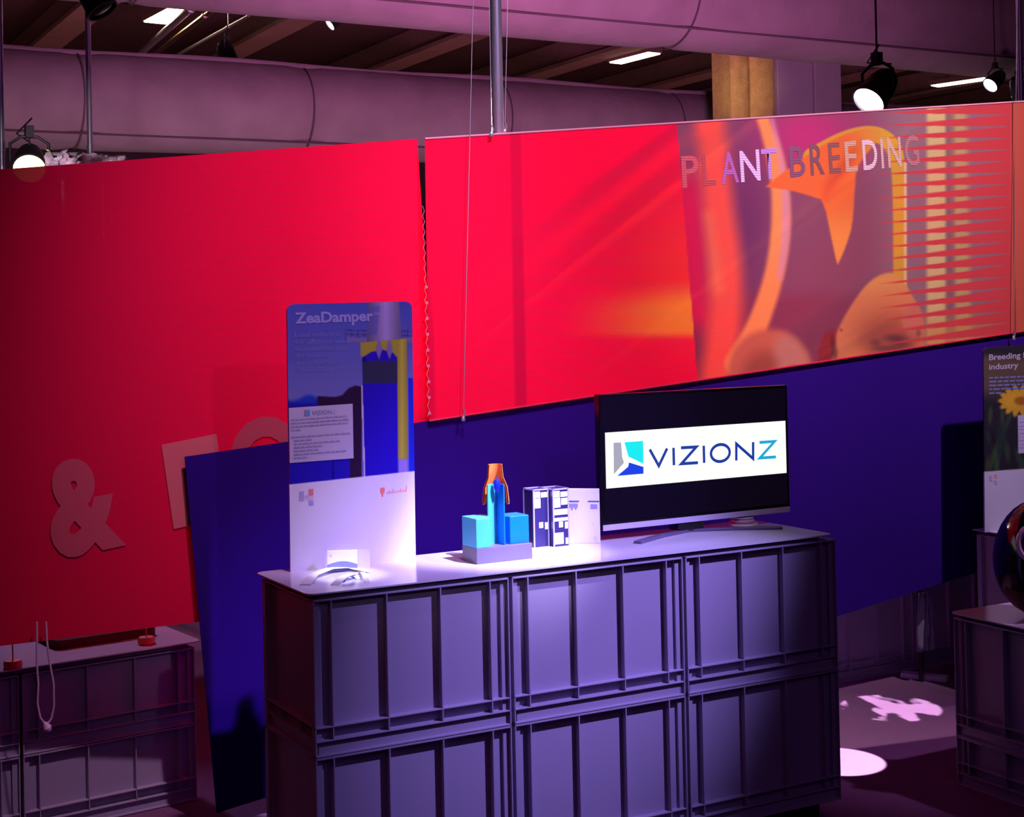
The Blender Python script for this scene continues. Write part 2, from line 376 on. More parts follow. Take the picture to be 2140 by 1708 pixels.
def plant_print(u, v):
    n = len(u); c = np.tile(np.array([250, 24, 78])/255., (n, 1))
    seam = 1415+(v-265)*.081
    # left, plain red part with a blurred yellow stalk coming in from the right
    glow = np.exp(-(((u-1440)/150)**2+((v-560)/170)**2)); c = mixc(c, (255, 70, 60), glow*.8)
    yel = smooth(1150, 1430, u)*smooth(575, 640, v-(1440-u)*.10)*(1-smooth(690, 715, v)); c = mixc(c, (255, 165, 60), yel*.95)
    # right: photograph of a sprouting plant
    p = np.tile(np.array([150, 88, 112])/255., (n, 1))
    p = mixc(p, (205, 62, 128), np.exp(-(((u-1690)/120)**2+((v-285)/70)**2)))  # magenta patch is coloured light painted into the print
    p = mixc(p, (120, 62, 108), np.exp(-(((u-1560)/60)**2+((v-470)/190)**2))*.9)
    p = mixc(p, (150, 66, 92), smooth(590, 640, v)*.7)
    p = mixc(p, (225, 40, 90), (1-smooth(15, 70, u-seam))*smooth(300, 420, v)*(1-smooth(660, 740, v)))
    p = mixc(p, (130, 60, 85), (1-smooth(10, 60, u-seam))*smooth(650, 740, v)*.8)
    p = mixc(p, (165, 130, 140), smooth(1790, 1900, u)*.75)
    p = mixc(p, (255, 100, 84), band(u, v, [(1484, 240), (1496, 400), (1520, 560), (1512, 700), (1500, 800)], [30, 30, 34, 36, 40], 22))
    p = mixc(p, (255, 150, 95), band(u, v, [(1480, 450), (1500, 600)], [8, 12], 20)*.6)
    p = mixc(p, (255, 166, 96), band(u, v, [(1592, 240), (1628, 350), (1634, 480), (1616, 590), (1580, 690), (1545, 760)], [12, 18, 20, 20, 22, 30], 7))
    p = mixc(p, (226, 158, 176), band(u, v, [(1612, 240), (1642, 380), (1644, 490), (1630, 580)], [3, 7, 9, 5], 8)*.9)
    p = mixc(p, (210, 118, 92), ell(u, v, 1610, 780, 88, 92, .12))
    p = mixc(p, (222, 148, 130), ell(u, v, 1655, 760, 34, 60, .35, -.35)*.8)
    p = mixc(p, (178, 78, 70), ell(u, v, 1590, 775, 34, 42, .6)*.7)
    for x in (1560, 1600, 1660): p = mixc(p, (90, 30, 50), ell(u, v, x, 792-(x-1560)*.18, 16, 9, .6)*.8)
    # pale blurred stalks far right
    p = mixc(p, (232, 206, 140), (1-smooth(14, 26, np.abs(u-1957)))*.95*(v < 720))
    p = mixc(p, (214, 190, 120), (1-smooth(8, 26, np.abs(u-2008-(v-450)*.02)))*.8)
    p = mixc(p, (120, 92, 96), (1-smooth(6, 14, np.abs(u-1986)))*.35)
    # main stalk with arch and leaf
    st = band(u, v, [(1700, 330), (1770, 290), (1828, 276), (1866, 300), (1880, 350), (1881, 600)], [22, 20, 16, 17, 14, 14], 2.0)
    p = mixc(p, (232, 176, 66), st); p = mixc(p, (250, 222, 180), (1-smooth(1, 4, np.abs(u-1892)))*(v > 340)*(v < 640)*.9)
    leaf = inpoly(u, v, [(1600, 391), (1602, 389), (1634, 362), (1662, 343), (1712, 306), (1770, 278), (1826, 264), (1846, 280), (1812, 320), (1790, 350), (1786, 400), (1782, 470), (1768, 515), (1752, 552), (1749, 552), (1738, 500), (1721, 418), (1700, 412), (1655, 398)], 2.0, 1)
    lc = np.tile(np.array([250, 122, 66])/255., (n, 1)); lc = mixc(lc, (250, 170, 84), smooth(400, 520, v)); lc = mixc(lc, (226, 88, 60), band(u, v, [(1800, 300), (1740, 380), (1722, 412)], [8, 12, 4], 14)*.8)
    lc = mixc(lc, (236, 160, 70), smooth(1760, 1830, u)*(1-smooth(300, 360, v)))
    p = p*(1-leaf[:, None])+lc*leaf[:, None]
    # seed
    bb = inpoly(u, v, [(1736, 800), (1740, 722), (1752, 684), (1782, 632), (1812, 592), (1845, 570), (1880, 570), (1906, 618), (1928, 650), (1934, 700), (1925, 760), (1860, 790)], 3, 2)
    bc = np.tile(np.array([234, 142, 96])/255., (n, 1)); bc = mixc(bc, (244, 168, 98), smooth(640, 580, v)); bc = mixc(bc, (190, 96, 78), ell(u, v, 1850, 700, 60, 45, .7)*.8)
    bc = mixc(bc, (226, 130, 110), ell(u, v, 1908, 670, 22, 36, .2))
    p = p*(1-bb[:, None])+bc*bb[:, None]
    p = mixc(p, (168, 52, 56), ell(u, v, 1728, 728, 16, 38, .3, .3)*.9)
    p = mixc(p, (176, 96, 84), ell(u, v, 1860, 716, 52, 30, .6)*.8)
    for x, y, rx, ry, s_ in ((1740, 714, 5, 12, .5), (1744, 738, 6, 16, .6), (1830, 716, 10, 7, .4), (1868, 706, 20, 7, .5), (1884, 718, 18, 10, .45), (1758, 690, 3, 3, .5), (1920, 696, 5, 8, .4), (1850, 728, 26, 5, .4), (2008, 700, 18, 6, .6)):
        p = mixc(p, (84, 50, 66), ell(u, v, x, y, rx, ry, .8)*s_)
    p = mixc(p, (222, 150, 88), smooth(640, 700, v)*smooth(1915, 1950, u)*(u < 2118)*.7)
    # salmon wedges cut in from the right
    sl = -.04-.09*np.clip((v-254)/446, 0, 1.1); vv = (v-sl*(u-1846))
    ph = ((vv-250)/25.4) % 1.0; f = np.clip((u-1838)/(2112-1838), 0, 1); wd = f**1.05
    wedge = np.clip((wd/2-np.abs(ph-.5))*25.4/1.5+.5, 0, 1)*(u > 1838)*(u > 1838)
    p = mixc(p, (226, 76, 84), wedge); p = mixc(p, (222, 100, 84), (u > 2112).astype(float))
    p = mixc(p, (120, 40, 60), (1-smooth(.5, 1.6, np.abs(u-2118-(v-400)*.012)))*.8)
    side = np.clip((u-seam)/2+.5, 0, 1)[:, None]
    return c*(1-side)+p*side

YR = .985
org = tuple(at(1500, 240, Y=YR)); rb = thing('printed_banner', org, 'wide red hanging banner printed with a sprouting seedling and the words PLANT BREEDING', 'banner', rz=0)
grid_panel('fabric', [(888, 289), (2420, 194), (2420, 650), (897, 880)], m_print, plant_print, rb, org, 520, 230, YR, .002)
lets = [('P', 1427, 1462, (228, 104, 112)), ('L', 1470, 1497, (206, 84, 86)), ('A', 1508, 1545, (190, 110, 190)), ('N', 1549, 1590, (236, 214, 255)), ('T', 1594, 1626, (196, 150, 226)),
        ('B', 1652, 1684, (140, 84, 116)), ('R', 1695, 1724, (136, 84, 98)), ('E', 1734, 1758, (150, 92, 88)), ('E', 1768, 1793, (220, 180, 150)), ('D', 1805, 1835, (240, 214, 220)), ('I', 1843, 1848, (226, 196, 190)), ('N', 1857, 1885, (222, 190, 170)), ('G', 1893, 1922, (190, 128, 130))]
for ch, a, b, backlit_col in lets:  # per-letter colours hold the backlight showing through perforated lettering
    key = 'letter_%d_%d_%d' % backlit_col; m = bpy.data.materials.new(key); m.use_nodes = True; nt = m.node_tree; bs = nt.nodes['Principled BSDF']; bs.inputs['Roughness'].default_value = .6
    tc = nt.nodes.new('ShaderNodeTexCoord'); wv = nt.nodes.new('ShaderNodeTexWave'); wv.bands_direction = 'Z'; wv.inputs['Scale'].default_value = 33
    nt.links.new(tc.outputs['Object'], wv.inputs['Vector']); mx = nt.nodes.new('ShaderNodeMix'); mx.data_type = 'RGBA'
    c1 = lin(backlit_col); mx.inputs[6].default_value = (*c1, 1); mx.inputs[7].default_value = (c1[0]*.7, c1[1]*.45, c1[2]*.6, 1)
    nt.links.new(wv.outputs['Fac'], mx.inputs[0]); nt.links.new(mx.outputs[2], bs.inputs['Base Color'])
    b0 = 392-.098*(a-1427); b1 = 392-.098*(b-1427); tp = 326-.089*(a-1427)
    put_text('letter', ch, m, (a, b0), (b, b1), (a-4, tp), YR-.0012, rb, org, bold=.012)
bm = bmesh.new(); A = at(888, 290, Y=YR)-Vector(org); B = at(2420, 194.5, Y=YR)-Vector(org); tube(bm, [A, B], .004, 8); finish('top_rail', bm, mat('salmon_rail', (.8, .3, .42), .3), rb)
bm = bmesh.new(); A = at(897, 880, Y=YR)-Vector(org); B = at(2420, 650.5, Y=YR)-Vector(org); tube(bm, [A, B], .004, 8); finish('bottom_rail', bm, mat('red_rail', (.6, .02, .06), .25), rb)

# left red banner
YL = 1.03
def sheet(name, pxs, m, Y, origin, parent=None, thick=.003):
    bm = bmesh.new(); pts = [at(*p, Y=Y)-Vector(origin) for p in pxs]; prism(bm, pts, (0, thick, 0))
    o = finish(name, bm, m, parent); 
    if not parent: o.location = origin
    return o
org = tuple(at(300, 330, Y=YL)); lb = thing('red_banner', org, 'large plain red hanging banner at the left with a ghostly ampersand', 'banner')
sheet('fabric', [(-420, 385), (872, 290), (899, 700), (906, 1240), (-420, 1402)], m_red, YL, org, lb)
for i in range(9):                          # eyelets with lacing down the seam
    y = 600+i*33; P = at(890.5+(y-600)*.026, y, Y=YR-.004)-Vector(org)
    bm = bmesh.new(); lathe(bm, [(.002, 0), (.0055, 0), (.0055, .002), (.002, .002)], 12, M=Matrix.Translation(P) @ Matrix.Rotation(math.pi/2, 4, 'X')); finish('eyelet', bm, MATS['salmon_rail'], lb)
bm = bmesh.new(); tube(bm, [at(889+(y-600)*.026+(2 if k % 2 else -2), y, Y=YR-.005)-Vector(org) for k, y in enumerate(range(430, 872, 11))], .0011, 5); finish('lacing', bm, MATS['salmon_rail'], lb)
m_let = mat('backlit_letter', (.56, .055, .10), .7)  # letter tones stand for light coming through the perforations
put_text('letter', '&', m_let, (112, 1160), (262, 1128), (84, 975), YL-.004, lb, org, bold=.045)
# F and O partly hidden by the blue banner in front
put_text('letter', 'F', mat('backlit_letter_pale', (.66, .11, .14), .7), (362, 1098), (476, 1072), (338, 934), YL-.004, lb, org, bold=.035)
put_text('letter', 'O', m_let, (492, 1066), (640, 1030), (470, 895), YL-.004, lb, org, bold=.04)

# blue banner in front of it
YB = .999
org = tuple(at(900, 900, Y=YB))
bb = sheet('blue_banner', [(386, 955), (869, 884), (2420, 649), (2420, 1078), (1960, 1222), (453, 1700)], m_blueband, YB, org)
tag(bb, 'deep blue slanted banner hanging behind the counter below the red ones', 'banner')

# ---- hanging wires
def wire(p, q, Y, label, clipat=None, r=.0016, Y2=None):
    A, B = at(*p, Y=Y), at(*q, Y=Y2 or Y)
    t = thing('hanging_wire', B, label, 'wire', 'thin wires holding the banners')
    bm = bmesh.new(); tube(bm, [A-B, Vector((0, 0, 0))], r, 6); finish('strand', bm, m_wire, t)
    bm = bmesh.new(); tube(bm, [Vector((.0, -.003, .03)), Vector((.006, -.004, .012)), Vector((0, -.003, -.008))], .003, 8)
    lathe(bm, [(0, -.018), (.007, -.014), (.008, -.006), (.004, .004), (0, .004)], 10); finish('clip', bm, m_chrome, t, smooth=True)
wire((990, -60), (968, 872), .965, 'long thin wire clipped to the lower edge of the seedling banner')
wire((1022, -60), (1027, 278), .97, 'thin wire clipped to the top edge of the seedling banner beside the chrome pole')
wire((1062, -60), (1055, 272), 1.16, 'faint thin wire just right of the central chrome pole')
wire((2126, -60), (2118, 704), .962, 'thin wire running down the right edge of the seedling print')

# ---- poles
def pole(px, w, Y, z0, label, name='chrome_pole', top=5.56):
    P = at(px, 300, Y=Y); t = thing(name, (P.x, P.y, z0), label, 'pole', 'chrome poles')
    bm = bmesh.new(); tube(bm, [(0, 0, 0), (0, 0, top-z0)], w/2, 20); finish('shaft', bm, m_chrome, t, smooth=True)
    for z in (1.3, 2.9):
        if z0 > 1: z += .9
        bm = bmesh.new(); lathe(bm, [(w/2, -.03), (w*.58, -.03), (w*.58, .03), (w/2, .03)], 20, M=Matrix.Translation((0, 0, z-z0+1e-3))); finish('collar', bm, m_chrome, t, smooth=True)
    bm = bmesh.new(); lathe(bm, [(0, 0), (w*1.6, 0), (w*1.6, .008), (w/2, .012), (w/2, .03)], 20); finish('foot_plate', bm, m_chrome, t, smooth=True)
pole(1041, .046, 1.13, 0, 'thick chrome pole rising behind the middle of the red seedling banner')
pole(188, .04, 7.0, 0, 'slender chrome pole above the left red banner, second from the left')
pole(3, .045, 7.0, 0, 'chrome pole at the very left edge behind the red banner')
pole(2136, .045, 4.4, 0, 'chrome pole at the right edge beside the grey duct')

# ================================================================= SIGN with turbine
def sign_print(u, v):
    n = len(u); t = np.clip((v-634)/200, 0, 1)[:, None]
    c = np.array([70, 78, 178])[None]/255*(1-t)+np.array([112, 112, 190])[None]/255*t
    c = mixc(c, (86, 84, 180), smooth(700, 620, u)*.5*(v < 760))
    c = mixc(c, (36, 60, 190), smooth(826, 838, v+6*np.sin(u*.09))*(u < 700))
    hill = inpoly(u, v, [(660, 860), (664, 828), (700, 830), (715, 826), (728, 812), (742, 806), (756, 808), (756, 1010), (640, 1010), (640, 880)], 1.5)
    c = mixc(c, (48, 26, 62), hill); c = mixc(c, (38, 24, 168), smooth(836, 850, v)*(u < 668))
    c = mixc(c, (40, 26, 176), (v > 955)*(u < 731)*1.); c = mixc(c, (28, 18, 120), (np.abs(u-696) < 1.8)*(v > 955)*1.)
    # platform rail
    for k in range(3): c = mixc(c, (70, 62, 120), (np.abs(v-(690+k*9)-.02*(u-720)) < 1.0)*(u > 720)*1.)
    for x in range(722, 862, 13): c = mixc(c, (74, 66, 124), (np.abs(u-x) < .9)*(v > 688)*(v < 712)*1.)
    c = mixc(c, (120, 104, 160), (v > 706)*(v < 715)*(u > 724)*1.)
    # tower
    tw = inpoly(u, v, [(770, 630), (834, 630), (840, 716), (766, 716)], 1); sh = np.clip((u-770)/66, 0, 1)
    tc_ = np.array([150, 130, 200])[None]/255*(1-np.abs(sh-.55)[:, None]*.8)+.05
    c = c*(1-tw[:, None])+tc_*tw[:, None]; c = mixc(c, (80, 84, 180), inpoly(u, v, [(770, 640), (794, 640), (788, 700), (768, 700)], 2)*.55)
    # yellow transition piece, cut open
    ye = inpoly(u, v, [(753, 716), (850, 708), (853, 958), (832, 960), (830, 745), (754, 745)], 1); sh = np.clip((u-832)/20, 0, 1)
    yc = np.array([186, 176, 70])[None]/255*(1-.35*np.abs(sh-.4))[:, None]
    c = c*(1-ye[:, None])+yc*ye[:, None]
    core = inpoly(u, v, [(757, 748), (775, 736), (800, 731), (822, 738), (830, 748), (832, 1010), (762, 1010)], 1)
    c = mixc(c, (42, 22, 186), core); c = mixc(c, (52, 50, 84), core*(v > 754)*(v < 801)); c = mixc(c, (36, 14, 120), core*(u < 762+.3*(v-740))*(v < 756))
    c = mixc(c, (190, 180, 214), (np.abs(u-756-(v-800)*.03) < 1.6)*(v > 806)*1.)
    c = mixc(c, (150, 130, 210), inpoly(u, v, [(834, 960), (851, 960), (852, 1010), (834, 1010)], 1))
    c = mixc(c, (34, 46, 200), inpoly(u, v, [(853, 790), (875, 790), (875, 1010), (855, 1010)], 1))
    for x in (792, 814): c = mixc(c, (126, 110, 170), inpoly(u, v, [(x-7, 730), (x-2, 712), (x+2, 712), (x+7, 730), (x, 752)], 1))
    white = smooth(-1, 1, v-(1013-(u-605)*.108)); c = mixc(c, (226, 222, 238), white)
    c = mixc(c, (236, 222, 240), white*inpoly(u, v, [(692, 1010), (700, 1010), (722, 1048), (716, 1052)], 1)*.5)
    return c
YS = .352
org = tuple(at(735, 1182, Y=YS)); org = (org[0], org[1], ZB)
sg = thing('turbine_sign', org, 'tall blue and white wind turbine sign card standing at the left of the counter', 'sign')
grid_panel('panel', [(599.5, 636), (861, 630), (869, 1168), (607.5, 1197)], m_sign, sign_print, sg, org, 190, 360, YS, .006, round_px=.022)
m_txt = mat('lilac_text', (.27, .25, .62), .4); m_txt2 = mat('faint_text', (.17, .17, .52), .4)
put_text('title', 'ZeaDamper', m_txt, (617, 676), (780, 670), (616, 654), YS-.001, sg, org, bold=.03)
put_text('title', '™', m_txt, (781, 663), (793, 662), (781, 654), YS-.001, sg, org)
for i, (s, x1) in enumerate([('Load reduction', 712), ('for offshore wind', 730), ('foundations with', 727), ('the new and', 693), ('wave damper', 707), ('The ZeaDamper™', 722)]):
    y = 705+i*14.6; put_text('text_line', s, m_txt2, (617, y), (x1, y-(x1-617)*.02), (616.5, y-10), YS-.001, sg, org)
# stuck-on paper label
pl = sheet('label_sheet', [(603.5, 853), (737, 844), (739, 958), (605.5, 968)], mat('label_paper', (.50, .44, .66), .5), YS-.002, org, sg, .001)
m_ink = mat('grey_ink', (.24, .20, .42), .5); m_navy = mat('navy_ink', (.10, .10, .40), .5)
def logo(pxs, Y, parent, origin, mats3, d=0):
    for nm, poly, m in pxs:
        bm = bmesh.new(); f = [bm.verts.new(at(*p, Y=Y)-Vector(origin)) for p in poly]; bm.faces.new(f); finish(nm, bm, m, parent)
put_text('label_title', 'VIZION', mat('label_violet', (.16, .14, .44), .5), (652, 867), (693, 864.5), (652, 859), YS-.0035, sg, org)
put_text('label_title', 'Z', mat('label_cyan', (.2, .42, .75), .5), (695, 864.3), (702, 864), (695, 856.5), YS-.0035, sg, org)
logo([('label_logo', [(636, 857), (641, 857), (641, 869), (636, 869)], m_ink), ('label_logo', [(642, 857), (648, 856.6), (648, 868.5), (642, 869)], mat('logo_cyan_small', (.05, .35, .7), .5))], YS-.0035, sg, org, None)
lens = [120, 124, 122, 22, 0, 126, 46, 104, 66, 58, 118, 36]
for i, L in enumerate(lens):
    if not L: continue
    y = 879+i*7.3; bm = bmesh.new()
    xx = 608 if i < 6 else 614
    x = xx
    while x < 608+L*.98:                    # words as small dashes of unreadable print
        wl = random.uniform(5, 14); x2 = min(x+wl, 608+L*.98); yy = y-(x-608)*.075; y2 = y-(x2-608)*.075
        f = [bm.verts.new(at(a, b, Y=YS-.0033)-Vector(org)) for a, b in ((x, yy), (x2, y2), (x2, y2-2.2), (x, yy-2.2))]; bm.faces.new(f); x = x2+2.2
    o = finish('text_line', bm, mat('paper_ink_%d' % i, (.30, .25, .50), .5) if i == 0 else MATS['paper_ink_0'], sg)
# corner logos on the white half
lg = [('logo_block', [(625, 1028), (635, 1027), (635, 1047), (625, 1048)], mat('logo_grey', (.42, .36, .60), .5)), ('logo_block', [(636, 1036), (644, 1035), (644, 1041), (636, 1042)], mat('logo_mid', (.60, .50, .70), .5)),
      ('logo_block', [(645, 1023), (655, 1022), (655, 1034), (645, 1035)], mat('logo_red', (.85, .22, .22), .5)), ('logo_block', [(641, 1037), (655, 1035.5), (655, 1045), (641, 1046)], mat('logo_pink', (.72, .48, .62), .5)),
      ('logo_block', [(645, 1048), (655, 1047), (655, 1056), (645, 1057)], mat('logo_blue', (.36, .34, .66), .5)),
      ('logo_block', [(795, 1020), (804, 1019), (804, 1029), (801, 1033), (801, 1038), (798, 1039), (798, 1033), (795, 1029)], mat('logo_orange', (.88, .20, .16), .5))]
logo(lg, YS-.001, sg, org, None)
for k, x in enumerate(range(808, 850, 4)):      # unreadable small handwriting-like word
    hgt = (5, 7, 5, 9, 5, 4, 5, 8, 5, 5, 12)[k]; y = 1033-(x-808)*.14
    logo([('logo_word', [(x, y), (x+1.4, y-.2), (x+2.9, y-hgt), (x+1.3, y-hgt+.3)], MATS['logo_orange'])], YS-.001, sg, org, None)

# ================================================================= TELEVISION
YT = .30
TL, TR_, BR, BL = (1253, 825), (1645, 805), (1648, 1072), (1257, 1108)
org = at(1450, 1110, Y=YT+.02); org = Vector((org.x, org.y, ZB))
tv = thing('television', org, 'flat black television showing a white VIZIONZ banner at the right of the counter', 'television')
x0 = at(*TL, Y=YT).x; x1 = at(*TR_, Y=YT).x; zt_ = at(*TR_, Y=YT).z; zb_ = at(*BR, Y=YT).z
x0l = (x0+at(*BL, Y=YT).x)/2; zt_ = (zt_+at(*TL, Y=YT).z)/2; zb_ = (zb_+at(*BL, Y=YT).z)/2
X = lambda x: x-org.x
bm = bmesh.new(); box(bm, X(x0l), X(x1), YT-org.y, YT+.03-org.y, zb_-org.z, zt_-org.z); finish('housing', bm, m_black, tv, bevel=.003)
b = .010
def tv_rect(nm, xa, xb, za, zb2, dy, m, th=.001):
    bm = bmesh.new(); box(bm, X(xa), X(xb), YT-org.y-dy-th, YT-org.y-dy, za-org.z, zb2-org.z); return finish(nm, bm, m, tv)
m_scr = mat('screen_off', (.004, .003, .008), .08, spec=.5, emit=(.25, .12, .5), estr=.012)
tv_rect('screen', x0l+b, x1-b, zb_+.028, zt_-b, 0, m_scr)
tv_rect('chin', x0l+.003, x1-.003, zb_, zb_+.018, 0, mat('silver_chin', (.78, .72, .92), .3, metal=.3), .003)
m_scw = mat('screen_white', (.02, .02, .02), .3, emit=(1.0, 1.0, .93), estr=1.05)
q = [(1264, 903), (1641, 881), (1643, 989.5), (1266.5, 1020.5)]
pz = [at(*p, Y=YT) for p in q]; xa = (pz[0].x+pz[3].x)/2; xb = (pz[1].x+pz[2].x)/2; zt2 = (pz[0].z+pz[1].z)/2; zb2 = (pz[2].z+pz[3].z)/2
tv_rect('lit_image', xa, xb, zb2, zt2, .001, m_scw, .0005)
def em(name, c, s=1.0): return mat(name, (.01, .01, .01), .4, emit=lin(c), estr=s)
e_navy, e_cy, e_cy2, e_gr, e_bl = em('lit_navy', (22, 58, 160)), em('lit_cyan', (0, 236, 240)), em('lit_teal', (28, 168, 214)), em('lit_grey', (168, 168, 186)), em('lit_blue', (0, 62, 226))
YY = YT-.0022
def scr(x, y): return (1230+x/4.4955, 780+y/4.4955)
lgp = [('logo_panel', [scr(235, 655), scr(305, 652), scr(316, 790), scr(333, 842), scr(238, 950)], e_gr),
       ('logo_panel', [scr(337, 650), scr(512, 637), scr(516, 852), scr(375, 785)], e_cy),
       ('logo_panel', [scr(380, 840), scr(516, 882), scr(516, 945), scr(270, 966), scr(372, 880)], e_bl)]
logo(lgp, YY, tv, org, None)
def stroke(nm, pts, w, m, closed=False):
    """lettering drawn as even strokes on the screen"""
    bm = bmesh.new(); P = [at(*scr(*p), Y=YY) for p in pts]; n = len(P)
    L = []
    for i in range(n):
        a = P[(i-1) % n] if (closed or i) else P[i]; c = P[(i+1) % n] if (closed or i < n-1) else P[i]
        d1 = (P[i]-a).normalized() if (P[i]-a).length else None; d2 = (c-P[i]).normalized() if (c-P[i]).length else None
        d = ((d1 or d2)+(d2 or d1)).normalized(); nn = Vector((-d.z, 0, d.x)); k = 1/max(.35, abs((d2 or d1).dot(d)))
        L.append((bm.verts.new(P[i]+nn*w/2*k-org), bm.verts.new(P[i]-nn*w/2*k-org)))
    rng = range(n if closed else n-1)
    for i in rng: a, c = L[i], L[(i+1) % n]; bm.faces.new((a[0], c[0], c[1], a[1]))
    finish(nm, bm, m, tv)
w_ = .0100
stroke('letter', [(575, 718), (660, 872), (738, 708)], w_, e_navy)
stroke('letter', [(798, 702), (802, 866)], w_, e_navy)
stroke('letter', [(868, 702), (1012, 694), (872, 852), (1028, 842)], w_, e_navy)
stroke('letter', [(1082, 682), (1086, 844)], w_, e_navy)
stroke('letter', [(1238+88*math.cos(a), 751+80*math.sin(a)-7*math.cos(a)) for a in [2*math.pi*k/28 for k in range(28)]], w_, e_navy, True)
stroke('letter', [(1388, 822), (1388, 664), (1546, 804), (1546, 648)], w_, e_navy)
stroke('letter', [(1606, 652), (1748, 642), (1610, 798), (1760, 788)], w_, e_cy2)
# stand: swept V foot and neck
def onb(u, v, z=ZB): return at(u, v, Z=z)
C_, Lf, Rf = onb(1438, 1111), onb(1332, 1137), onb(1634, 1106)
bm = bmesh.new()
for E_ in (Lf, Rf):
    mid = (C_+E_)/2+Vector((0, .012, 0)); pts = [C_, mid, E_]
    for a, c in zip(pts, pts[1:]):
        d = (c-a).normalized(); nn = Vector((-d.y, d.x, 0))*.014; a, c = a-org, c-org
        prism(bm, [a+nn, c+nn, c-nn, a-nn], (0, 0, .009))
finish('foot', bm, mat('stand_grey', (.14, .11, .2), .3), tv, bevel=.002)
bm = bmesh.new(); cc = C_-org; prism(bm, [cc+Vector(p) for p in ((-.05, -.02, .005), (.05, -.02, .005), (.05, .04, .005), (-.05, .04, .005))], (0, 0, .03))
box(bm, cc.x-.03, cc.x+.03, cc.y-.005, cc.y+.03, .03, zb_-org.z+.05); finish('neck', bm, m_black, tv, bevel=.005)
# reel behind the television
P = onb(1552, 1098); t = thing('cable_reel', (P.x, P.y+.0, ZB), 'small round white reel lying on the counter behind the television', 'reel')
bm = bmesh.new(); lathe(bm, [(0, 0), (.05, 0), (.052, .004), (.05, .008), (.02, .010), (.02, .022), (.036, .024), (.036, .029), (0, .03)], 28); finish('disc', bm, mat('reel_white', (.8, .72, .76), .35), t, smooth=True)
bm = bmesh.new(); tube(bm, [(.035*math.cos(a), .035*math.sin(a), .016) for a in [k*math.pi/8 for k in range(17)]], .006, 8); finish('cable', bm, mat('reel_cable', (.7, .5, .55), .5), t, smooth=True)

# ================================================================= SECTION MODEL
o_ = Vector((.66, .197, ZB)); md = thing('foundation_model', o_, 'small blue and orange cutaway model of a turbine foundation on a grey block', 'model')
bm = bmesh.new(); box(bm, -.092, .094, -.047, .045, 0, .046); finish('base_block', bm, m_plinth, md, bevel=.001)
bm = bmesh.new(); prism(bm, [(-.092, -.046, .046), (-.047, -.046, .046), (-.022, .0, .046), (-.022, .044, .046), (-.092, .044, .046)], (0, 0, .086)); finish('soil_block', bm, m_cyan_lit, md, bevel=.002)
bm = bmesh.new(); prism(bm, [(.094, -.030, .046), (.030, -.030, .046), (.018, .0, .046), (.018, .044, .046), (.094, .044, .046)], (0, 0, .082)); finish('soil_block', bm, m_cyan, md, bevel=.002)
bm = bmesh.new(); box(bm, -.022, .018, .036, .044, .046, .125); finish('soil_back', bm, m_cyan, md)
# half pile: left inner face coloured brighter as if lit, right one mid blue
bm = bmesh.new(); prism(bm, [(-.026, -.022, .046), (-.023, -.026, .046), (.000, .014, .046), (-.001, .020, .046)], (0, 0, .178)); finish('pile_wall', bm, m_cyan_lit, md).rotation_euler.z = -.5
bm = bmesh.new(); prism(bm, [(.026, -.022, .046), (.023, -.026, .046), (.000, .014, .046), (.001, .020, .046)], (0, 0, .178)); finish('pile_wall', bm, m_cyan, md).rotation_euler.z = -.5
bm = bmesh.new(); lathe(bm, [(0, -.020), (.006, -.017), (.010, -.008), (.011, .004), (.008, .015), (0, .021)], 16); finish('damper', bm, m_deep, md, smooth=True, loc=(-.004, -.016, .222))
a0, a1 = math.radians(-20), math.radians(200)
bm = bmesh.new(); prof = [(.040, .165), (.040, .175), (.036, .215), (.024, .245), (.021, .282), (.018, .282), (.021, .243), (.032, .213), (.035, .175), (.035, .165), (.040, .165)]
lathe(bm, prof, 20, a0, a1, M=Matrix.Translation((0, -.004, 0)))
finish('shell', bm, m_orange, md, smooth=True).rotation_euler.z = -.5

# ================================================================= DISPLAY CASES, WHITE PANEL
def case(x0, x1, y0, y1, h, label, dark):
    t = thing('display_case', ((x0+x1)/2, (y0+y1)/2, ZB), label, 'case', 'two printed display cases'); w, d = (x1-x0)/2, (y1-y0)/2
    bm = bmesh.new(); box(bm, -w, w, -d, d, 0, h); finish('block', bm, m_case, t, bevel=.001)
    bm = bmesh.new(); e = .0022
    for (a, b_) in ((-w, -d), (w, -d), (-w, d), (w, d)): box(bm, a-e, a+e, b_-e, b_+e, 0, h+.002)
    for z in (h,): 
        box(bm, -w, w, -d-e, -d+e, z-e, z+e); box(bm, -w, w, d-e, d+e, z-e, z+e); box(bm, -w-e, -w+e, -d, d, z-e, z+e); box(bm, w-e, w+e, -d, d, z-e, z+e)
    finish('frame', bm, m_rimw, t)
    ys = -d-.0006
    shapes = [(-.9, -.1, .86, .97), (.0, .9, .86, .95), (-.9, -.05, .68, .85), (.05, .9, .72, .84), (-.9, .9, .55, .65), (-.9, .9, .44, .50), (-.3, .25, .33, .43), (.5, .9, .30, .42), (-.9, .3, .04, .24), (.55, .9, .03, .14)]
    for k, (a, b_, c, e2) in enumerate(shapes):
        if dark and k in (3, 4, 5, 8, 9): continue
        bm = bmesh.new(); box(bm, a*w, b_*w, ys-.0006, ys+.0004, c*h, e2*h); finish('print_patch', bm, m_casew, t, bevel=.0003)
case(.862, .914, .325, .385, .178, 'dark printed display case standing behind the brighter one', True)
case(.912+.006, .972, .300, .372, .178, 'bright printed display case beside the white perforated panel', False)
A, B = onb(1190, 1136), onb(1257, 1137); d = (B-A); wd_ = d.length; ang = math.atan2(d.y, d.x)
t = thing('drilled_plate', A+Vector((0, .008, 0)), 'white drilled panel with two slots leaning beside the television', 'panel', rz=ang)
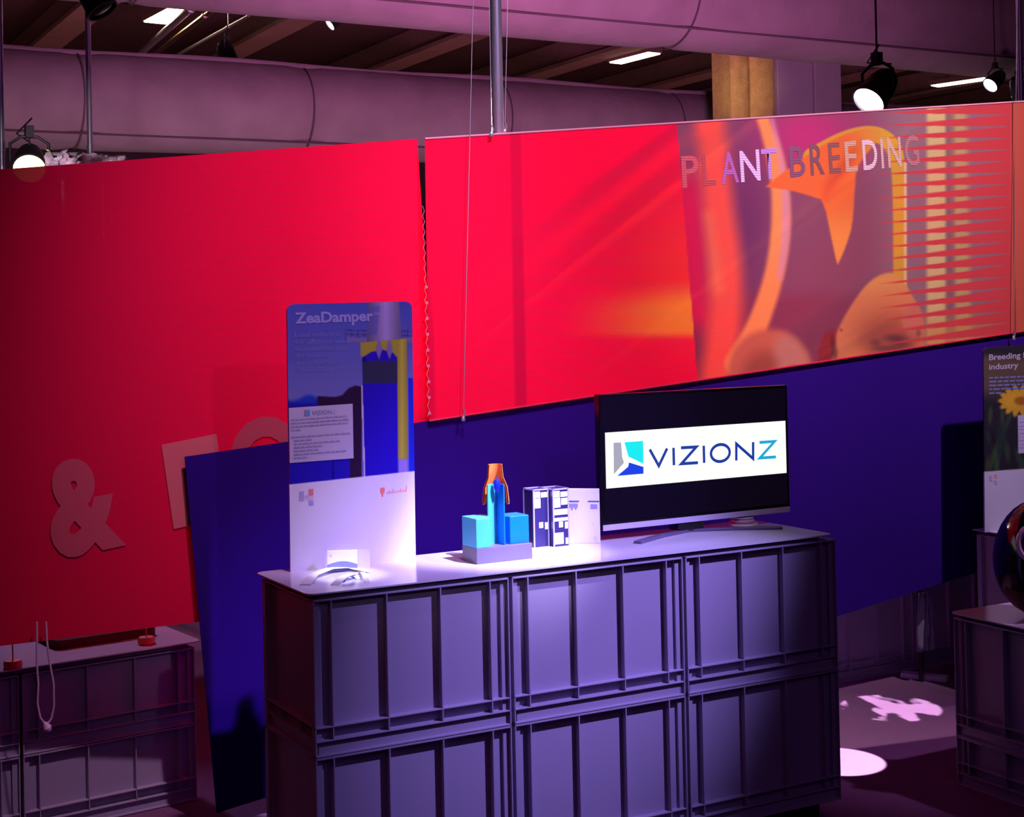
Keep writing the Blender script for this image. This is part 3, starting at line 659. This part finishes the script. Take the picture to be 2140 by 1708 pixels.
bm = bmesh.new(); box(bm, 0, wd_, 0, .009, 0, .172); finish('plate', bm, m_white, t, bevel=.0015)
bm = bmesh.new(); box(bm, .000, .038, -.0008, .001, .130, .134); finish('slot', bm, m_navy, t)
bm = bmesh.new(); box(bm, wd_-.036, wd_, -.0008, .001, .130, .134); finish('slot', bm, m_navy, t)
m_pi = mat('violet_print', (.35, .30, .62), .5)
for (a, b_, c, e2) in ((.006, .034, .112, .125), (.012, .018, .104, .112), (.024, .03, .106, .113), (wd_-.028, wd_-.006, .108, .123)):
    bm = bmesh.new(); box(bm, a, b_, -.0006, .001, c, e2); finish('print_patch', bm, m_pi, t)
for (a, z) in ((wd_-.02, .060), (wd_-.016, .018)):
    bm = bmesh.new(); lathe(bm, [(0, 0), (.0038, 0), (.0038, .001)], 14, M=Matrix.Translation((a, 0.0004, z)) @ Matrix.Rotation(math.pi/2, 4, 'X')); finish('hole', bm, m_navy, t)

# ================================================================= CARD HOLDER + LEAFLETS
P = onb(684, 1196); Q = onb(746, 1194); d = (Q-P); ang = -.42
t = thing('card_holder', (P.x, P.y, ZB), 'clear acrylic holder on the counter in front of the turbine sign', 'holder', rz=ang)
bm = bmesh.new(); box(bm, -.006, .122, .0, .0025, 0, .062); finish('front_plate', bm, m_acryl, t)
bm = bmesh.new(); box(bm, -.006, .122, .030, .0325, 0, .075); finish('back_plate', bm, m_acryl, t)
bm = bmesh.new(); box(bm, -.006, .122, .0025, .030, 0, .0025); finish('floor_plate', bm, m_acryl, t)
t2 = thing('business_cards', t.location+Vector((math.cos(ang)*.0-math.sin(ang)*.004, math.sin(ang)*0+math.cos(ang)*.004, .003)), 'stack of white business cards with a blue wave inside the acrylic holder', 'cards', rz=ang)
bm = bmesh.new(); box(bm, 0, .086, 0, .022, 0, .055); finish('stack', bm, m_white, t2, bevel=.001)
bm = bmesh.new(); top = [(x*.086, -.0008, .012+.014*math.sin(math.pi*(x*.8+.1))) for x in [k/10 for k in range(11)]]
prism(bm, [(.086, -.0008, .001), (.0, -.0008, .001)]+top, (0, .0006, 0)); finish('blue_wave', bm, m_blue, t2)
bm = bmesh.new(); box(bm, .008, .0095, -.0006, 0, .040, .045); box(bm, .011, .0125, -.0006, 0, .039, .046); finish('mark', bm, m_ink, t2)
def ribbon(name, pts, w, m, lift, parent, org):
    bm = bmesh.new(); L = []
    n = len(pts)
    for i, p in enumerate(pts):
        s = i/(n-1); P_ = Vector(p); a = Vector(pts[max(0, i-1)]); c = Vector(pts[min(n-1, i+1)]); d = (c-a).normalized(); nn = Vector((-d.y, d.x, 0))*w/2
        z = Vector((0, 0, lift*math.sin(math.pi*s)+.0008)); L.append([bm.verts.new(P_+nn+z-org), bm.verts.new(P_-nn+z-org), bm.verts.new(P_-nn+z-org+Vector((0, 0, .0009))), bm.verts.new(P_+nn+z-org+Vector((0, 0, .0009)))])
    for a, c in zip(L, L[1:]):
        for k in range(4): bm.faces.new((a[k], a[(k+1) % 4], c[(k+1) % 4], c[k]))
    bm.faces.new(L[0]); bm.faces.new(L[-1][::-1])
    return finish(name, bm, m, parent, smooth=False)
lf = [([(637, 1223), (655, 1209), (690, 1198), (730, 1193), (777, 1196)], .030, 'long curled white leaflet lying in front of the card holder', m_white, .012),
      ([(700, 1224), (718, 1216), (738, 1210), (752, 1211)], .026, 'short curled white leaflet nearest the counter edge', m_white, .014),
      ([(752, 1203), (758, 1210), (768, 1219)], .014, 'narrow white leaflet strip crossing towards the right', m_white, .016),
      ([(733, 1163), (728, 1178), (722, 1192)], .012, 'white leaflet strip leaning over the blue wave of the cards', m_white, .006)]
for pts, wdt, lab, mm, lift in lf:
    P3 = [onb(*p) for p in pts]
    # refine
    F_ = []
    for a, c in zip(P3, P3[1:]):
        for k in range(4): F_.append(a.lerp(c, k/4))
    F_.append(P3[-1]); og = F_[len(F_)//2].copy(); og.z = ZB
    r_ = thing('leaflet', og, lab, 'leaflet', 'white leaflets by the card holder')
    ribbon('sheet', F_, wdt, mm, lift, r_, og)
    inner = [p+Vector((0, 0, .0012)) for p in F_[1:-1]]
    if wdt > .02:
        ribbon('blue_print', [p+Vector((0, -.010, .0004)) for p in inner[2:-3]], .009, m_blue, lift*.8, r_, og)

# ================================================================= LEFT REAR COUNTER
ZL = .60
A, B = at(0, 1410, Z=ZL), at(412, 1332, Z=ZL)
# keep it behind the red banner
yaw = math.atan2(B.y-A.y, B.x-A.x)
def crate_local(par_loc, yaw, h, label, grp):
    o = make_crate(h, label); o.location = par_loc; o.rotation_euler.z = yaw; o['group'] = grp; return o
A2, B2 = at(0, 1410, Y=1.22), at(412, 1332, Y=1.30)
ZL = (A2.z+B2.z)/2; B2.z = ZL; A2.z = ZL
dx = (B2-A2); dx.z = 0; yaw = math.atan2(dx.y, dx.x); ex = Vector((math.cos(yaw), math.sin(yaw), 0)); ey = Vector((-ex.y, ex.x, 0))
hh = (ZL-.0175-.004)/2
grp = 'dark crates stacked behind the left red banner'
names = [('upper', 'dim crate in the upper row under the small left counter'), ('lower', 'dim crate in the lower row under the small left counter')]
first = None
for r in range(2):
    for k in range(2):
        loc = B2-ex*(.6*(k+1))+ey*.0; loc = Vector((loc.x, loc.y, .002+hh*r))
        lab = 'dark crate %s, %s end of the small counter below the red banner' % ('on top' if r else 'at the bottom', 'right' if k == 0 else 'left')
        if first is None: first = crate_local(loc, yaw, hh-.002, lab, grp); o = first
        else: o = copy_tree(first); o.location = loc; o['label'] = lab; o['group'] = grp
t = make_top(-1.21, .012, -.012, .41, ZL-.0175, 'small pale counter top seen in the gap under the left red banner', rot=yaw, origin=(0, 0)); t.location = (B2.x, B2.y, ZL-.0175)
for px, lab in ((306, 'orange round weight on the small counter near its right end'), (27, 'orange round weight at the far left of the small counter')):
    v = 1338 if px > 100 else 1388
    P = at(px, v+8, Z=ZL); 
    t = thing('orange_weight', (P.x, P.y, ZL), lab, 'weight', 'orange weights')
    bm = bmesh.new(); lathe(bm, [(0, 0), (.026, 0), (.029, .004), (.029, .018), (.025, .024), (.006, .025), (0, .025)], 24); finish('disc', bm, m_orangew, t, smooth=True)
    bm = bmesh.new(); tube(bm, [(0, 0, .02), (0, 0, .17)], .0022, 6); finish('rod', bm, m_orangew, t)
P = at(215, 1352, Z=ZL)
t = thing('cork_mat', P+Vector((.0, .14, 0)), 'dark rough mat lying on the small counter under the left red banner', 'mat', rz=yaw)
bm = bmesh.new(); prism(bm, [(x, y, 0) for x, y in rounded_poly(-.16, .20, -.09, .12, .03)], (0, 0, .03)); finish('slab', bm, mat('rough_brown', (.10, .02, .02), .9, bump=.8, bscale=60), t)
# cord with knob
K = at(97, 1518, Y=1.0); t = thing('cord_loop', K, 'pink looped pull cord with a knob hanging below the left red banner', 'cord')
pts = [(77, 1300), (77, 1345), (77, 1390), (80, 1430), (78, 1470), (84, 1500), (93, 1512)]; pts2 = [(96, 1300), (98, 1340), (104, 1385), (112, 1430), (113, 1475), (108, 1502), (100, 1512)]
bm = bmesh.new()
for pp in (pts, pts2): tube(bm, [at(*p, Y=1.0)-K for p in pp], .0032, 8)
finish('cord', bm, m_cord, t, smooth=True)
bm = bmesh.new(); lathe(bm, [(0, .012), (.006, .012), (.010, .004), (.014, -.006), (.010, -.016), (0, -.018)], 14, M=Matrix.Rotation(-.4, 4, 'Y')); finish('knob', bm, m_cord, t, smooth=True)

# ================================================================= RIGHT: LOW STACK, FAR COUNTER
P0 = at(1984, 1634, Z=0.0); ztop = .59
Pt = at(1982, 1278, Z=ztop)
bx, by = Pt.x, Pt.y
lowtop = thing('storage_crate', (0, 0, 0), 'x', 'crate')
bpy.data.objects.remove(lowtop)
g2 = 'crates of the low stack at the right edge'
RZ = -math.pi/2
upc = make_crate(.405, 'dark crate on top in the low stack at the right edge'); upc['group'] = g2; upc.location = (bx+.012, by-.01, .165); upc.rotation_euler.z = RZ
loc_ = make_crate(.165, 'flat dark crate at the bottom of the low stack at the right edge'); loc_['group'] = g2; loc_.location = (bx+.012, by-.01, 0); loc_.rotation_euler.z = RZ
c2 = copy_tree(upc); c2.location = (bx+.012+.40, by-.01, .165); c2['label'] = 'dark crate at the outer right of the low stack, upper one'
c3 = copy_tree(loc_); c3.location = (bx+.012+.40, by-.01, 0); c3['label'] = 'flat dark crate at the outer right of the low stack, lower one'
for c_ in (upc, loc_, c2, c3): c_.location.y = by-.01
t = make_top(0, .82, -.63, 0, .5705, 'pale board on the low crate stack at the right edge', origin=(0, 0)); t.location = (bx, by, .5705)
# glossy black egg with ring opening on the low stack
E0 = at(2172, 1140, Y=by-.22); t = thing('black_egg', (E0.x, E0.y, .588), 'glossy black egg shaped object with a pale ring at the right edge', 'sculpture')
R = .150
bm = bmesh.new(); prof = []
for k in range(17):
    a = -math.pi/2+math.pi*k/16; prof.append((R*math.cos(a)*(1-.06*math.sin(a)), .195+.195*math.sin(a)))
lathe(bm, prof, 36); finish('shell', bm, m_black, t, smooth=True)
dirc = (CAM-Vector((E0.x, E0.y, .78))).normalized(); Mx = Matrix.Translation(Vector((0, 0, .24))+dirc*(R*.93)) @ dirc.to_track_quat('Z', 'Y').to_matrix().to_4x4()
bm = bmesh.new(); lathe(bm, [(.045, -.03), (.062, .012), (.070, .010), (.074, -.01)], 32, M=Mx); finish('ring', bm, mat('ring_pale', (.75, .55, .75), .2), t, smooth=True)
bm = bmesh.new(); lathe(bm, [(0, -.0), (.048, -.0), (.05, -.01)], 32, M=Mx); finish('opening', bm, mat('opening_red', (.5, .03, .06), .3), t, smooth=True)

# far counter with second sign
ZF = .70; T0 = at(2030, 1106, Z=ZF); fx, fy = T0.x, T0.y
t = make_top(0, 1.22, -.42, 0, ZF-.0175, 'far pale counter top holding the breeding sign', origin=(0, 0), r=.01); t.location = (fx, fy, ZF-.0175)
g3 = 'crates under the far counter at the right'
fc = make_crate(.41, 'shadowed crate on top, left end of the far counter'); fc['group'] = g3; fc.location = (fx+.012, fy-.41, .27)
fc2 = make_crate(.267, 'shadowed low crate at the bottom, left end of the far counter'); fc2['group'] = g3; fc2.location = (fx+.012, fy-.41, .002)
o = copy_tree(fc); o.location = (fx+.615, fy-.41, .27); o['label'] = 'shadowed crate on top, right end of the far counter'
o = copy_tree(fc2); o.location = (fx+.615, fy-.41, .002); o['label'] = 'shadowed low crate at the bottom, right end of the far counter'
YF = fy-.10
def breed_print(u, v):
    n = len(u); c = np.tile(np.array([44, 38, 52])/255., (n, 1)); c = mixc(c, (104, 86, 70), smooth(2125, 2075, u)*smooth(735, 760, v)*(1-smooth(790, 850, v)))
    c = mixc(c, (90, 72, 66), smooth(735, 760, v)*(1-smooth(790, 830, v)))
    for k in range(26):
        x = 2060+random.random()*150; y = 860+random.random()*130; c = mixc(c, random.choice([(56, 86, 66), (72, 92, 60), (40, 60, 60), (30, 26, 46)]), ell(u, v, x, y, 3+4*random.random(), 16+20*random.random(), .6, random.uniform(-.4, .4))*.6)
    for a in range(14):
        an = a/14*6.283; c = mixc(c, (214, 160, 56), ell(u, v, 2130+24*math.cos(an), 838+14*math.sin(an), 20, 7, .25, an)*.95)
    c = mixc(c, (160, 96, 40), ell(u, v, 2134, 838, 14, 9, .4))
    c = mixc(c, (188, 174, 224), inpoly(u, v, [(2127, 868), (2230, 862), (2230, 942), (2128, 948)], 1))
    for k in range(8): c = mixc(c, (130, 112, 190), inpoly(u, v, [(2129, 883+k*7.6), (2228, 877+k*7.6), (2228, 878.5+k*7.6), (2129, 884.5+k*7.6)])*.8)
    c = mixc(c, (200, 190, 232), smooth(-1, 1, v-(986-(u-2058)*.075)))
    return c
org = at(2140, 1100, Y=YF); org = (org.x, org.y, ZF)
sg2 = thing('breeding_sign', org, 'dark sign card with a yellow flower at the right edge of the photo', 'sign')
zc = to_px(np.array([[at(2058, 1100, Y=YF).x, YF, ZF]]))
zr = to_px(np.array([[at(2320, 1100, Y=YF).x, YF, ZF]]))
grid_panel('panel', [(2055.5, 727), (2318, 708), (float(zr[0][0]), float(zr[1][0])), (float(zc[0][0]), float(zc[1][0]))], m_sign, breed_print, sg2, org, 150, 230, YF, .006, round_px=.02)
m_bt = mat('pale_violet_text', (.42, .34, .55), .4)
put_text('title', 'Breeding for', m_bt, (2067, 753), (2160, 746), (2067, 741), YF-.001, sg2, org, bold=.02)
put_text('title', 'industry', m_bt, (2067, 773), (2128, 769), (2067, 761), YF-.001, sg2, org, bold=.02)
for k in range(5):
    bm = bmesh.new(); x = 2067
    while x < 2150:
        x2 = x+random.uniform(6, 16); y = 792+k*8-(x-2067)*.04; f = [bm.verts.new(at(a, b_, Y=YF-.001)-Vector(org)) for a, b_ in ((x, y), (x2, y-.5), (x2, y-4), (x, y-3.5))]; bm.faces.new(f); x = x2+2.5
        if k == 4 and x > 2085: break
    finish('text_line', bm, m_txt2, sg2)
logo([('logo_block', [(2068, 995), (2073, 994.5), (2073, 1006), (2068, 1006.5)], MATS['logo_grey']), ('logo_block', [(2073, 1002), (2083, 1001), (2083, 1005), (2073, 1006)], MATS['logo_pink']),
      ('logo_block', [(2079, 992), (2083, 991.7), (2083, 1001), (2079, 1001)], MATS['logo_red']), ('logo_block', [(2079, 1007), (2083, 1007), (2083, 1013), (2079, 1013)], MATS['logo_blue'])], YF-.001, sg2, org, None)

# dark stack behind the blue banner and bits on the floor there
D0 = at(1755, 1428, Z=0.0); Yd = max(1.25, D0.y)
dx0 = at(1700, 1430, Y=Yd).x
for k in range(2):
    o = copy_tree(upc); o.rotation_euler.z = 0; o.location = (dx0+.6*k, Yd, .0); o['group'] = 'unlit crates behind the blue banner'; o['label'] = 'unlit crate on the floor behind the blue banner, %s' % ('nearer the counter' if k == 0 else 'nearer the white plank')
A, B = at(1886, 1409, Z=.01), at(1981, 1419, Z=.01); d = B-A; L_ = d.length
o_b = thing('white_plank', ((A+B)/2).to_tuple()[:2]+(0,), 'thin white plank lying on the floor left of the low crate stack', 'plank', rz=math.atan2(d.y, d.x))
bm = bmesh.new(); box(bm, -L_/2, L_/2, -.035, .02, 0, .022); finish('board', bm, mat('plank_violet', (.75, .7, .9), .4), o_b, bevel=.002)
P = at(1935, 1372, Z=.1); Yg = P.y if P.y < fy-.5 else 1.1
b0 = at(1915, 1372, Y=1.12); b1 = at(1955, 1360, Y=1.12)
t = thing('draped_cloth', ((b0.x+b1.x)/2, 1.12, 0), 'dim grey cloth hanging on a post beyond the blue banner', 'cloth')
ztp = at(1935, 1238, Y=1.12).z; zbt = max(.05, at(1935, 1360, Y=1.12).z)
bm = bmesh.new(); n = 12
rows = []
for j in range(9):
    z = ztp+(zbt-ztp)*j/8; wv = (b1.x-b0.x)*(.42+.03*j)
    rows.append([bm.verts.new((-wv/1.6+wv*1.25*i/n, .012*math.sin(i*1.4+j*.3), z)) for i in range(n+1)])
for a, c in zip(rows, rows[1:]):
    for i in range(n): bm.faces.new((a[i], a[i+1], c[i+1], c[i]))
o = finish('cloth', bm, mat('cloth_grey', (.20, .18, .28), .9), t, smooth=True); so = o.modifiers.new('s', 'SOLIDIFY'); so.thickness = .004
bm = bmesh.new(); tube(bm, [(0, .03, 0), (0, .03, ztp+.02)], .012, 10); finish('post', bm, m_dark, t)

# ================================================================= OVERHEAD
def duct(Y, z, R, x0, x1, seams, label):
    t = thing('air_duct', (x0, Y, z), label, 'duct', 'grey fabric air ducts under the ceiling')
    bm = bmesh.new(); seg = 40; N = 150; rings = []
    for i in range(N+1):
        x = (x1-x0)*i/N; ring = []
        dips = sum(math.exp(-((x0+x-s)/.10)**2) for s in seams)
        for k in range(seg):
            a = 2*math.pi*k/seg; nn = noise.noise(Vector((x*.55, math.cos(a)*1.1, math.sin(a)*1.1+Y)))*.03+noise.noise(Vector((x*2.4, a*.9, Y)))*.012*(.4+max(0, math.sin(a)))
            r = R*(1+nn)-.03*dips
            ring.append(bm.verts.new((x, math.cos(a)*r, math.sin(a)*r*.97)))
        rings.append(ring)
    for a, b_ in zip(rings, rings[1:]):
        for k in range(seg): bm.faces.new((a[k], a[(k+1) % seg], b_[(k+1) % seg], b_[k]))
    bm.faces.new(rings[0]); bm.faces.new(rings[-1][::-1])
    finish('sleeve', bm, m_duct, t, smooth=True)
    for s in seams:
        bm = bmesh.new(); rr = R-.022
        lathe(bm, [(rr, -.009), (rr+.005, -.009), (rr+.005, .009), (rr, .009)], 48, M=Matrix.Translation((s-x0, 0, 0)) @ Matrix.Rotation(math.pi/2, 4, 'Y')); finish('seam_band', bm, m_seam, t, smooth=True)
    # stitched lower line and upper rail
    bm = bmesh.new(); a = math.radians(-132); tube(bm, [(.05, math.cos(a)*(R+.006), math.sin(a)*(R+.006)*.97), (x1-x0-.05, math.cos(a)*(R+.006), math.sin(a)*(R+.006)*.97)], .012, 6); finish('stitch_line', bm, m_seam, t)
    bm = bmesh.new(); a = math.radians(112)
    pts = [((x1-x0)*i/60, math.cos(a)*(R+.01), math.sin(a)*(R+.01)*.97+.015*math.sin(i*.9)) for i in range(61)]; tube(bm, pts, .03, 8); finish('hanging_hem', bm, m_duct, t, smooth=True)
s1 = at(1450, 80, Y=7.6).x
duct(8.0, 4.17+.56, .56, -6, 22, [s1-5.2, s1, s1+5.2], 'nearer thick grey duct crossing the top right of the view')
s2 = at(650, 240, Y=11.6).x; s2b = at(172, 200, Y=11.6).x
duct(12.0, 4.0, .53, -8, 23, [s2b, s2, 2*s2-s2b, 3*s2-2*s2b], 'farther grey duct running above the banners behind the poles')
# columns
def column(u0, u1, Y, m, label, split=None, depth=.4):
    a = at(u0, 200, Y=Y).x; b_ = at(u1, 200, Y=Y).x; t = thing('column', ((a+b_)/2, Y+depth/2, 0), label, 'column'); w = (b_-a)/2
    if split:
        s = at(split, 200, Y=Y).x-(a+b_)/2
        for (p, q) in ((-w, s-.012), (s+.012, w)):
            bm = bmesh.new(); vs = []; n = 60
            nx = 8
            for j in range(n+1):
                for i in range(nx+1):
                    z = 6*j/n; x = p+(q-p)*i/nx; edge = math.sin(math.pi*i/nx)**.5
                    vs.append(bm.verts.new((x, -depth/2*(.75+.25*edge)+.018*noise.noise(Vector((x*14, z*9, 3))), z)))
            for j in range(n):
                for i in range(nx): k = j*(nx+1)+i; bm.faces.new((vs[k], vs[k+1], vs[k+nx+2], vs[k+nx+1]))
            box(bm, p, q, -depth/2*.72, depth/2, 0, 6); finish('flange', bm, m, t, smooth=True)
    else:
        s = at(1702, 200, Y=Y).x-(a+b_)/2
        for (p, q) in ((-w, s-.012), (s+.012, w)):
            bm = bmesh.new(); box(bm, p, q, -depth/2, depth/2, 0, 6); finish('face_slab', bm, m, t, bevel=.01)
        bm = bmesh.new(); box(bm, -w+.02, w-.02, -depth/2+.03, depth/2-.01, 0, 6); finish('core', bm, m_seam, t)
column(1533, 1624, 10.0, m_ylw, 'rough yellow flocked steel column behind the seedling banner', split=1573)
column(1626, 1759, 10.02, m_conc, 'smooth pale concrete column right of the yellow one')
spot('column_spot', (9.0, 6.5, 4.0), (8.4, 10, 4.2), 260, (1.0, .78, .3), 40, .8, .1).location = at(1420, 330, Y=6.0)
bpy.data.objects['column_spot'].rotation_euler = (at(1560, 190, Y=10)-bpy.data.objects['column_spot'].location).to_track_quat('-Z', 'Y').to_euler()
bpy.data.objects['column_spot'].data.spot_size = math.radians(9)

def strip_light(p, q, z, wpx, label):
    A, B = at(*p, Z=z), at(*q, Z=z); d = B-A; L = d.length; yaw = math.atan2(d.y, d.x)
    t = thing('strip_light', ((A+B)/2).to_tuple()[:2]+(z,), label, 'light', 'fluorescent strip lights', rz=yaw)
    bm = bmesh.new(); box(bm, -L/2, L/2, -wpx/2, wpx/2, .02, .10); finish('housing', bm, m_beam, t)
    bm = bmesh.new(); prism(bm, [(-L/2+.03, -wpx/2+.01, .0), (L/2-.03, -wpx/2+.01, .0), (L/2-.03, wpx/2-.01, .0), (-L/2+.03, wpx/2-.01, .0)], (0, 0, .025)); finish('diffuser', bm, m_tube, t, bevel=.01)
    bm = bmesh.new(); tube(bm, [(-L/4, 0, .1), (-L/4, 0, max(.12, 6-z-.02))], .01, 6); tube(bm, [(L/4, 0, .1), (L/4, 0, max(.12, 6-z-.02))], .01, 6); finish('hanger', bm, m_wire, t)
strip_light((322, 50), (388, 16), 5.5, .32, 'brightest strip light at the upper left between the ducts')
strip_light((1284, 134), (1370, 112), 5.5, .26, 'strip light right of the central chrome pole')
strip_light((1950, 182), (2075, 164), 5.5, .26, 'strip light at the upper right beside the black spotlight')
# pipes alongside first light
for i, (p, q, r, mm, lab) in enumerate([((293, 112), (440, -20), .045, m_chrome, 'thick silver pipe under the ceiling beside the brightest strip light'), ((322, 114), (470, 0), .03, mat('brass_pipe', (.9, .65, .3), .25, metal=1), 'thin golden pipe right of the silver one'), ((365, 118), (520, 32), .02, m_wire, 'thin dark conduit right of the golden pipe')]):
    A, B = at(*p, Z=5.35-.05*i), at(*q, Z=5.35-.05*i); t = thing('ceiling_pipe', A, lab, 'pipe')
    bm = bmesh.new(); tube(bm, [Vector((0, 0, 0)), B-A], r, 12); finish('run', bm, mm, t, smooth=True)
    for f in (.75,):
        M_ = (B-A)*f; bm = bmesh.new(); tube(bm, [M_-(B-A).normalized()*.04, M_+(B-A).normalized()*.04], r*1.25, 12); finish('pipe_clamp', bm, m_wire, t, smooth=True)
        bm = bmesh.new(); tube(bm, [M_, M_+Vector((0, 0, .6))], .008, 6); finish('hanger_rod', bm, m_wire, t, smooth=True)

def stage_spot(P, target, size, label, lit=True, hang=5.99, stem=.006):
    t = thing('stage_spotlight', P, label, 'spotlight', 'black stage spotlights'); d = (Vector(target)-P).normalized()
    Mx = d.to_track_quat('Z', 'Y').to_matrix().to_4x4(); s = size
    bm = bmesh.new(); lathe(bm, [(0, -.62*s), (.20*s, -.60*s), (.30*s, -.45*s), (.36*s, -.2*s), (.40*s, .30*s), (.44*s, .34*s), (.44*s, .46*s), (.39*s, .46*s), (.39*s, .40*s)], 24, M=Mx); finish('can', bm, m_dark, t, smooth=True)
    bm = bmesh.new(); lathe(bm, [(0, .42*s), (.2*s, .415*s), (.385*s, .40*s)], 24, M=Mx); finish('lens', bm, m_lens if lit else m_black, t, smooth=True)
    side = d.cross(Vector((0, 0, 1))).normalized()
    bm = bmesh.new(); tube(bm, [side*.46*s, side*.46*s+Vector((0, 0, .45*s)), side*.2*s+Vector((0, 0, .62*s)), -side*.2*s+Vector((0, 0, .62*s)), -side*.46*s+Vector((0, 0, .45*s)), -side*.46*s], .04*s, 8); finish('yoke', bm, m_dark, t, smooth=True)
    bm = bmesh.new(); box(bm, -.1*s, .1*s, -.1*s, .1*s, .6*s, .9*s); tube(bm, [Vector((0, 0, .8*s)), Vector((0, 0, hang-P.z))], stem, 8); finish('clamp', bm, m_dark, t)
    bm = bmesh.new(); tube(bm, [-d*.55*s, -d*.7*s+Vector((0, 0, .2*s)), side*.3*s+Vector((0, 0, .7*s)), Vector((.02, 0, 1.1*s))], .025*s, 6); finish('cable', bm, m_dark, t, smooth=True)
P = at(1834, 188, Y=2.6); stage_spot(P, P-RT*1.0-UP*1.15-FW*.75, .235, 'black stage spotlight glowing white above the right end of the seedling banner')
P = at(2080, 168, Y=7.0); stage_spot(P, P-RT*1.0-UP*.9-FW*.5, .2, 'small distant spotlight beside the upper right strip light')
P = at(700, 44, Y=14.0); stage_spot(P, P-RT*1.0-UP*.9-FW*.5, .2, 'tiny distant spotlight under the ceiling left of the central chrome pole')
P = at(62, 338, Y=6.2); stage_spot(P+Vector((0, 0, 0)), P+RT*.3-UP*.6-FW*1.0, .26, 'warm glowing spotlight just above the left red banner', hang=.02)
lens_o = [o for o in bpy.data.objects if o.name.startswith('lens')][-1]; lens_o.data.materials[0] = m_bulb
P = at(196, -6, Y=5.0); stage_spot(P, P+Vector((.5, -.4, -1)), .22, 'unlit dark spotlight at the top left by the slender pole', lit=False)
P = at(476, 118, Y=13.2); stage_spot(P, P+Vector((.3, -.2, -1)), .3, 'unlit dark fixture above the farther duct', lit=False)
P = at(2128, 185, Y=6.6); stage_spot(P, P+Vector((.6, .2, -.9)), .2, 'unlit dark spotlight behind the right chrome pole', lit=False)

# crumpled plastic wrap and rig behind left banner
def crumple(name, u0, u1, v0, v1, Y, m, label, cat, amp=.06):
    c = at((u0+u1)/2, v1, Y=Y); t = thing(name, c, label, cat)
    bm = bmesh.new(); n, k = 18, 10; vs = []
    for j in range(k+1):
        for i in range(n+1):
            u = u0+(u1-u0)*i/n; v = v0+(v1-v0)*j/k+ (1-j/k)*(18*abs(math.sin(i*.33)) if cat == 'wrap' else 10*i/n)
            p = at(u, v, Y=Y)-c; p.y += amp*noise.noise(Vector((i*.45, j*.6, u0)))*2; vs.append(bm.verts.new(p))
    for j in range(k):
        for i in range(n): q = j*(n+1)+i; bm.faces.new((vs[q], vs[q+1], vs[q+n+2], vs[q+n+1]))
    o = finish('sheet', bm, m, t, smooth=True); s_ = o.modifiers.new('s', 'SOLIDIFY'); s_.thickness = .004
    # stay on a hanging rod
    bm = bmesh.new(); a = at(u0, v0+10, Y=Y+.05)-c; b_ = at(u1, v0+10, Y=Y+.05)-c; tube(bm, [a, b_], .012, 8); tube(bm, [(a+b_)/2, (a+b_)/2-Vector((0, 0, ((a+b_)/2).z+c.z))], .012, 6); finish('rod', bm, m_wire, t)
crumple('plastic_wrap', 95, 165, 312, 372, 5.6, m_bag, 'crumpled shiny plastic wrap above the left red banner', 'wrap', .10)
crumple('cloth_sheet', 165, 262, 318, 370, 6.4, m_bag, 'pale sheet sloping behind the slender pole', 'cloth', .05)
spot('wrap_spot', at(70, 300, Y=4.2), at(130, 340, Y=5.6), 90, (1, .8, .9), 30, .6, .05)

# ---------------------------------------------------------------- floor light patches (real projectors with patterned slides)
def gobo(name, px, loc, power, ang, seed, scale, thr):
    T = at(*px, Z=0.0); o = spot(name, loc, T, power, (.92, .88, 1.0), ang, .15, .005); l = o.data; l.use_nodes = True; nt = l.node_tree
    e = nt.nodes['Emission']; g = nt.nodes.new('ShaderNodeNewGeometry') if False else nt.nodes.new('ShaderNodeTexCoord')
    mp = nt.nodes.new('ShaderNodeMapping'); mp.inputs['Location'].default_value = (seed, seed*.7, 0); mp.inputs['Scale'].default_value = (scale, scale*.5, scale)
    n = nt.nodes.new('ShaderNodeTexNoise'); n.inputs['Scale'].default_value = 1; n.inputs['Detail'].default_value = 2
    r = nt.nodes.new('ShaderNodeValToRGB'); r.color_ramp.elements[0].position = thr; r.color_ramp.elements[1].position = thr+.05
    nt.links.new(g.outputs['Normal'], mp.inputs[0]); nt.links.new(mp.outputs[0], n.inputs['Vector']); nt.links.new(n.outputs['Fac'], r.inputs[0]); nt.links.new(r.outputs[0], e.inputs['Color'])
    return o
gobo('floor_projector', (1752, 1592), (2.15, -.9, 4.4), 7500, 4.2, 1.0, 3, .2)
gobo('pattern_projector', (1862, 1480), (2.6, -.2, 4.4), 3800, 5.2, 2.3, 34, .50)
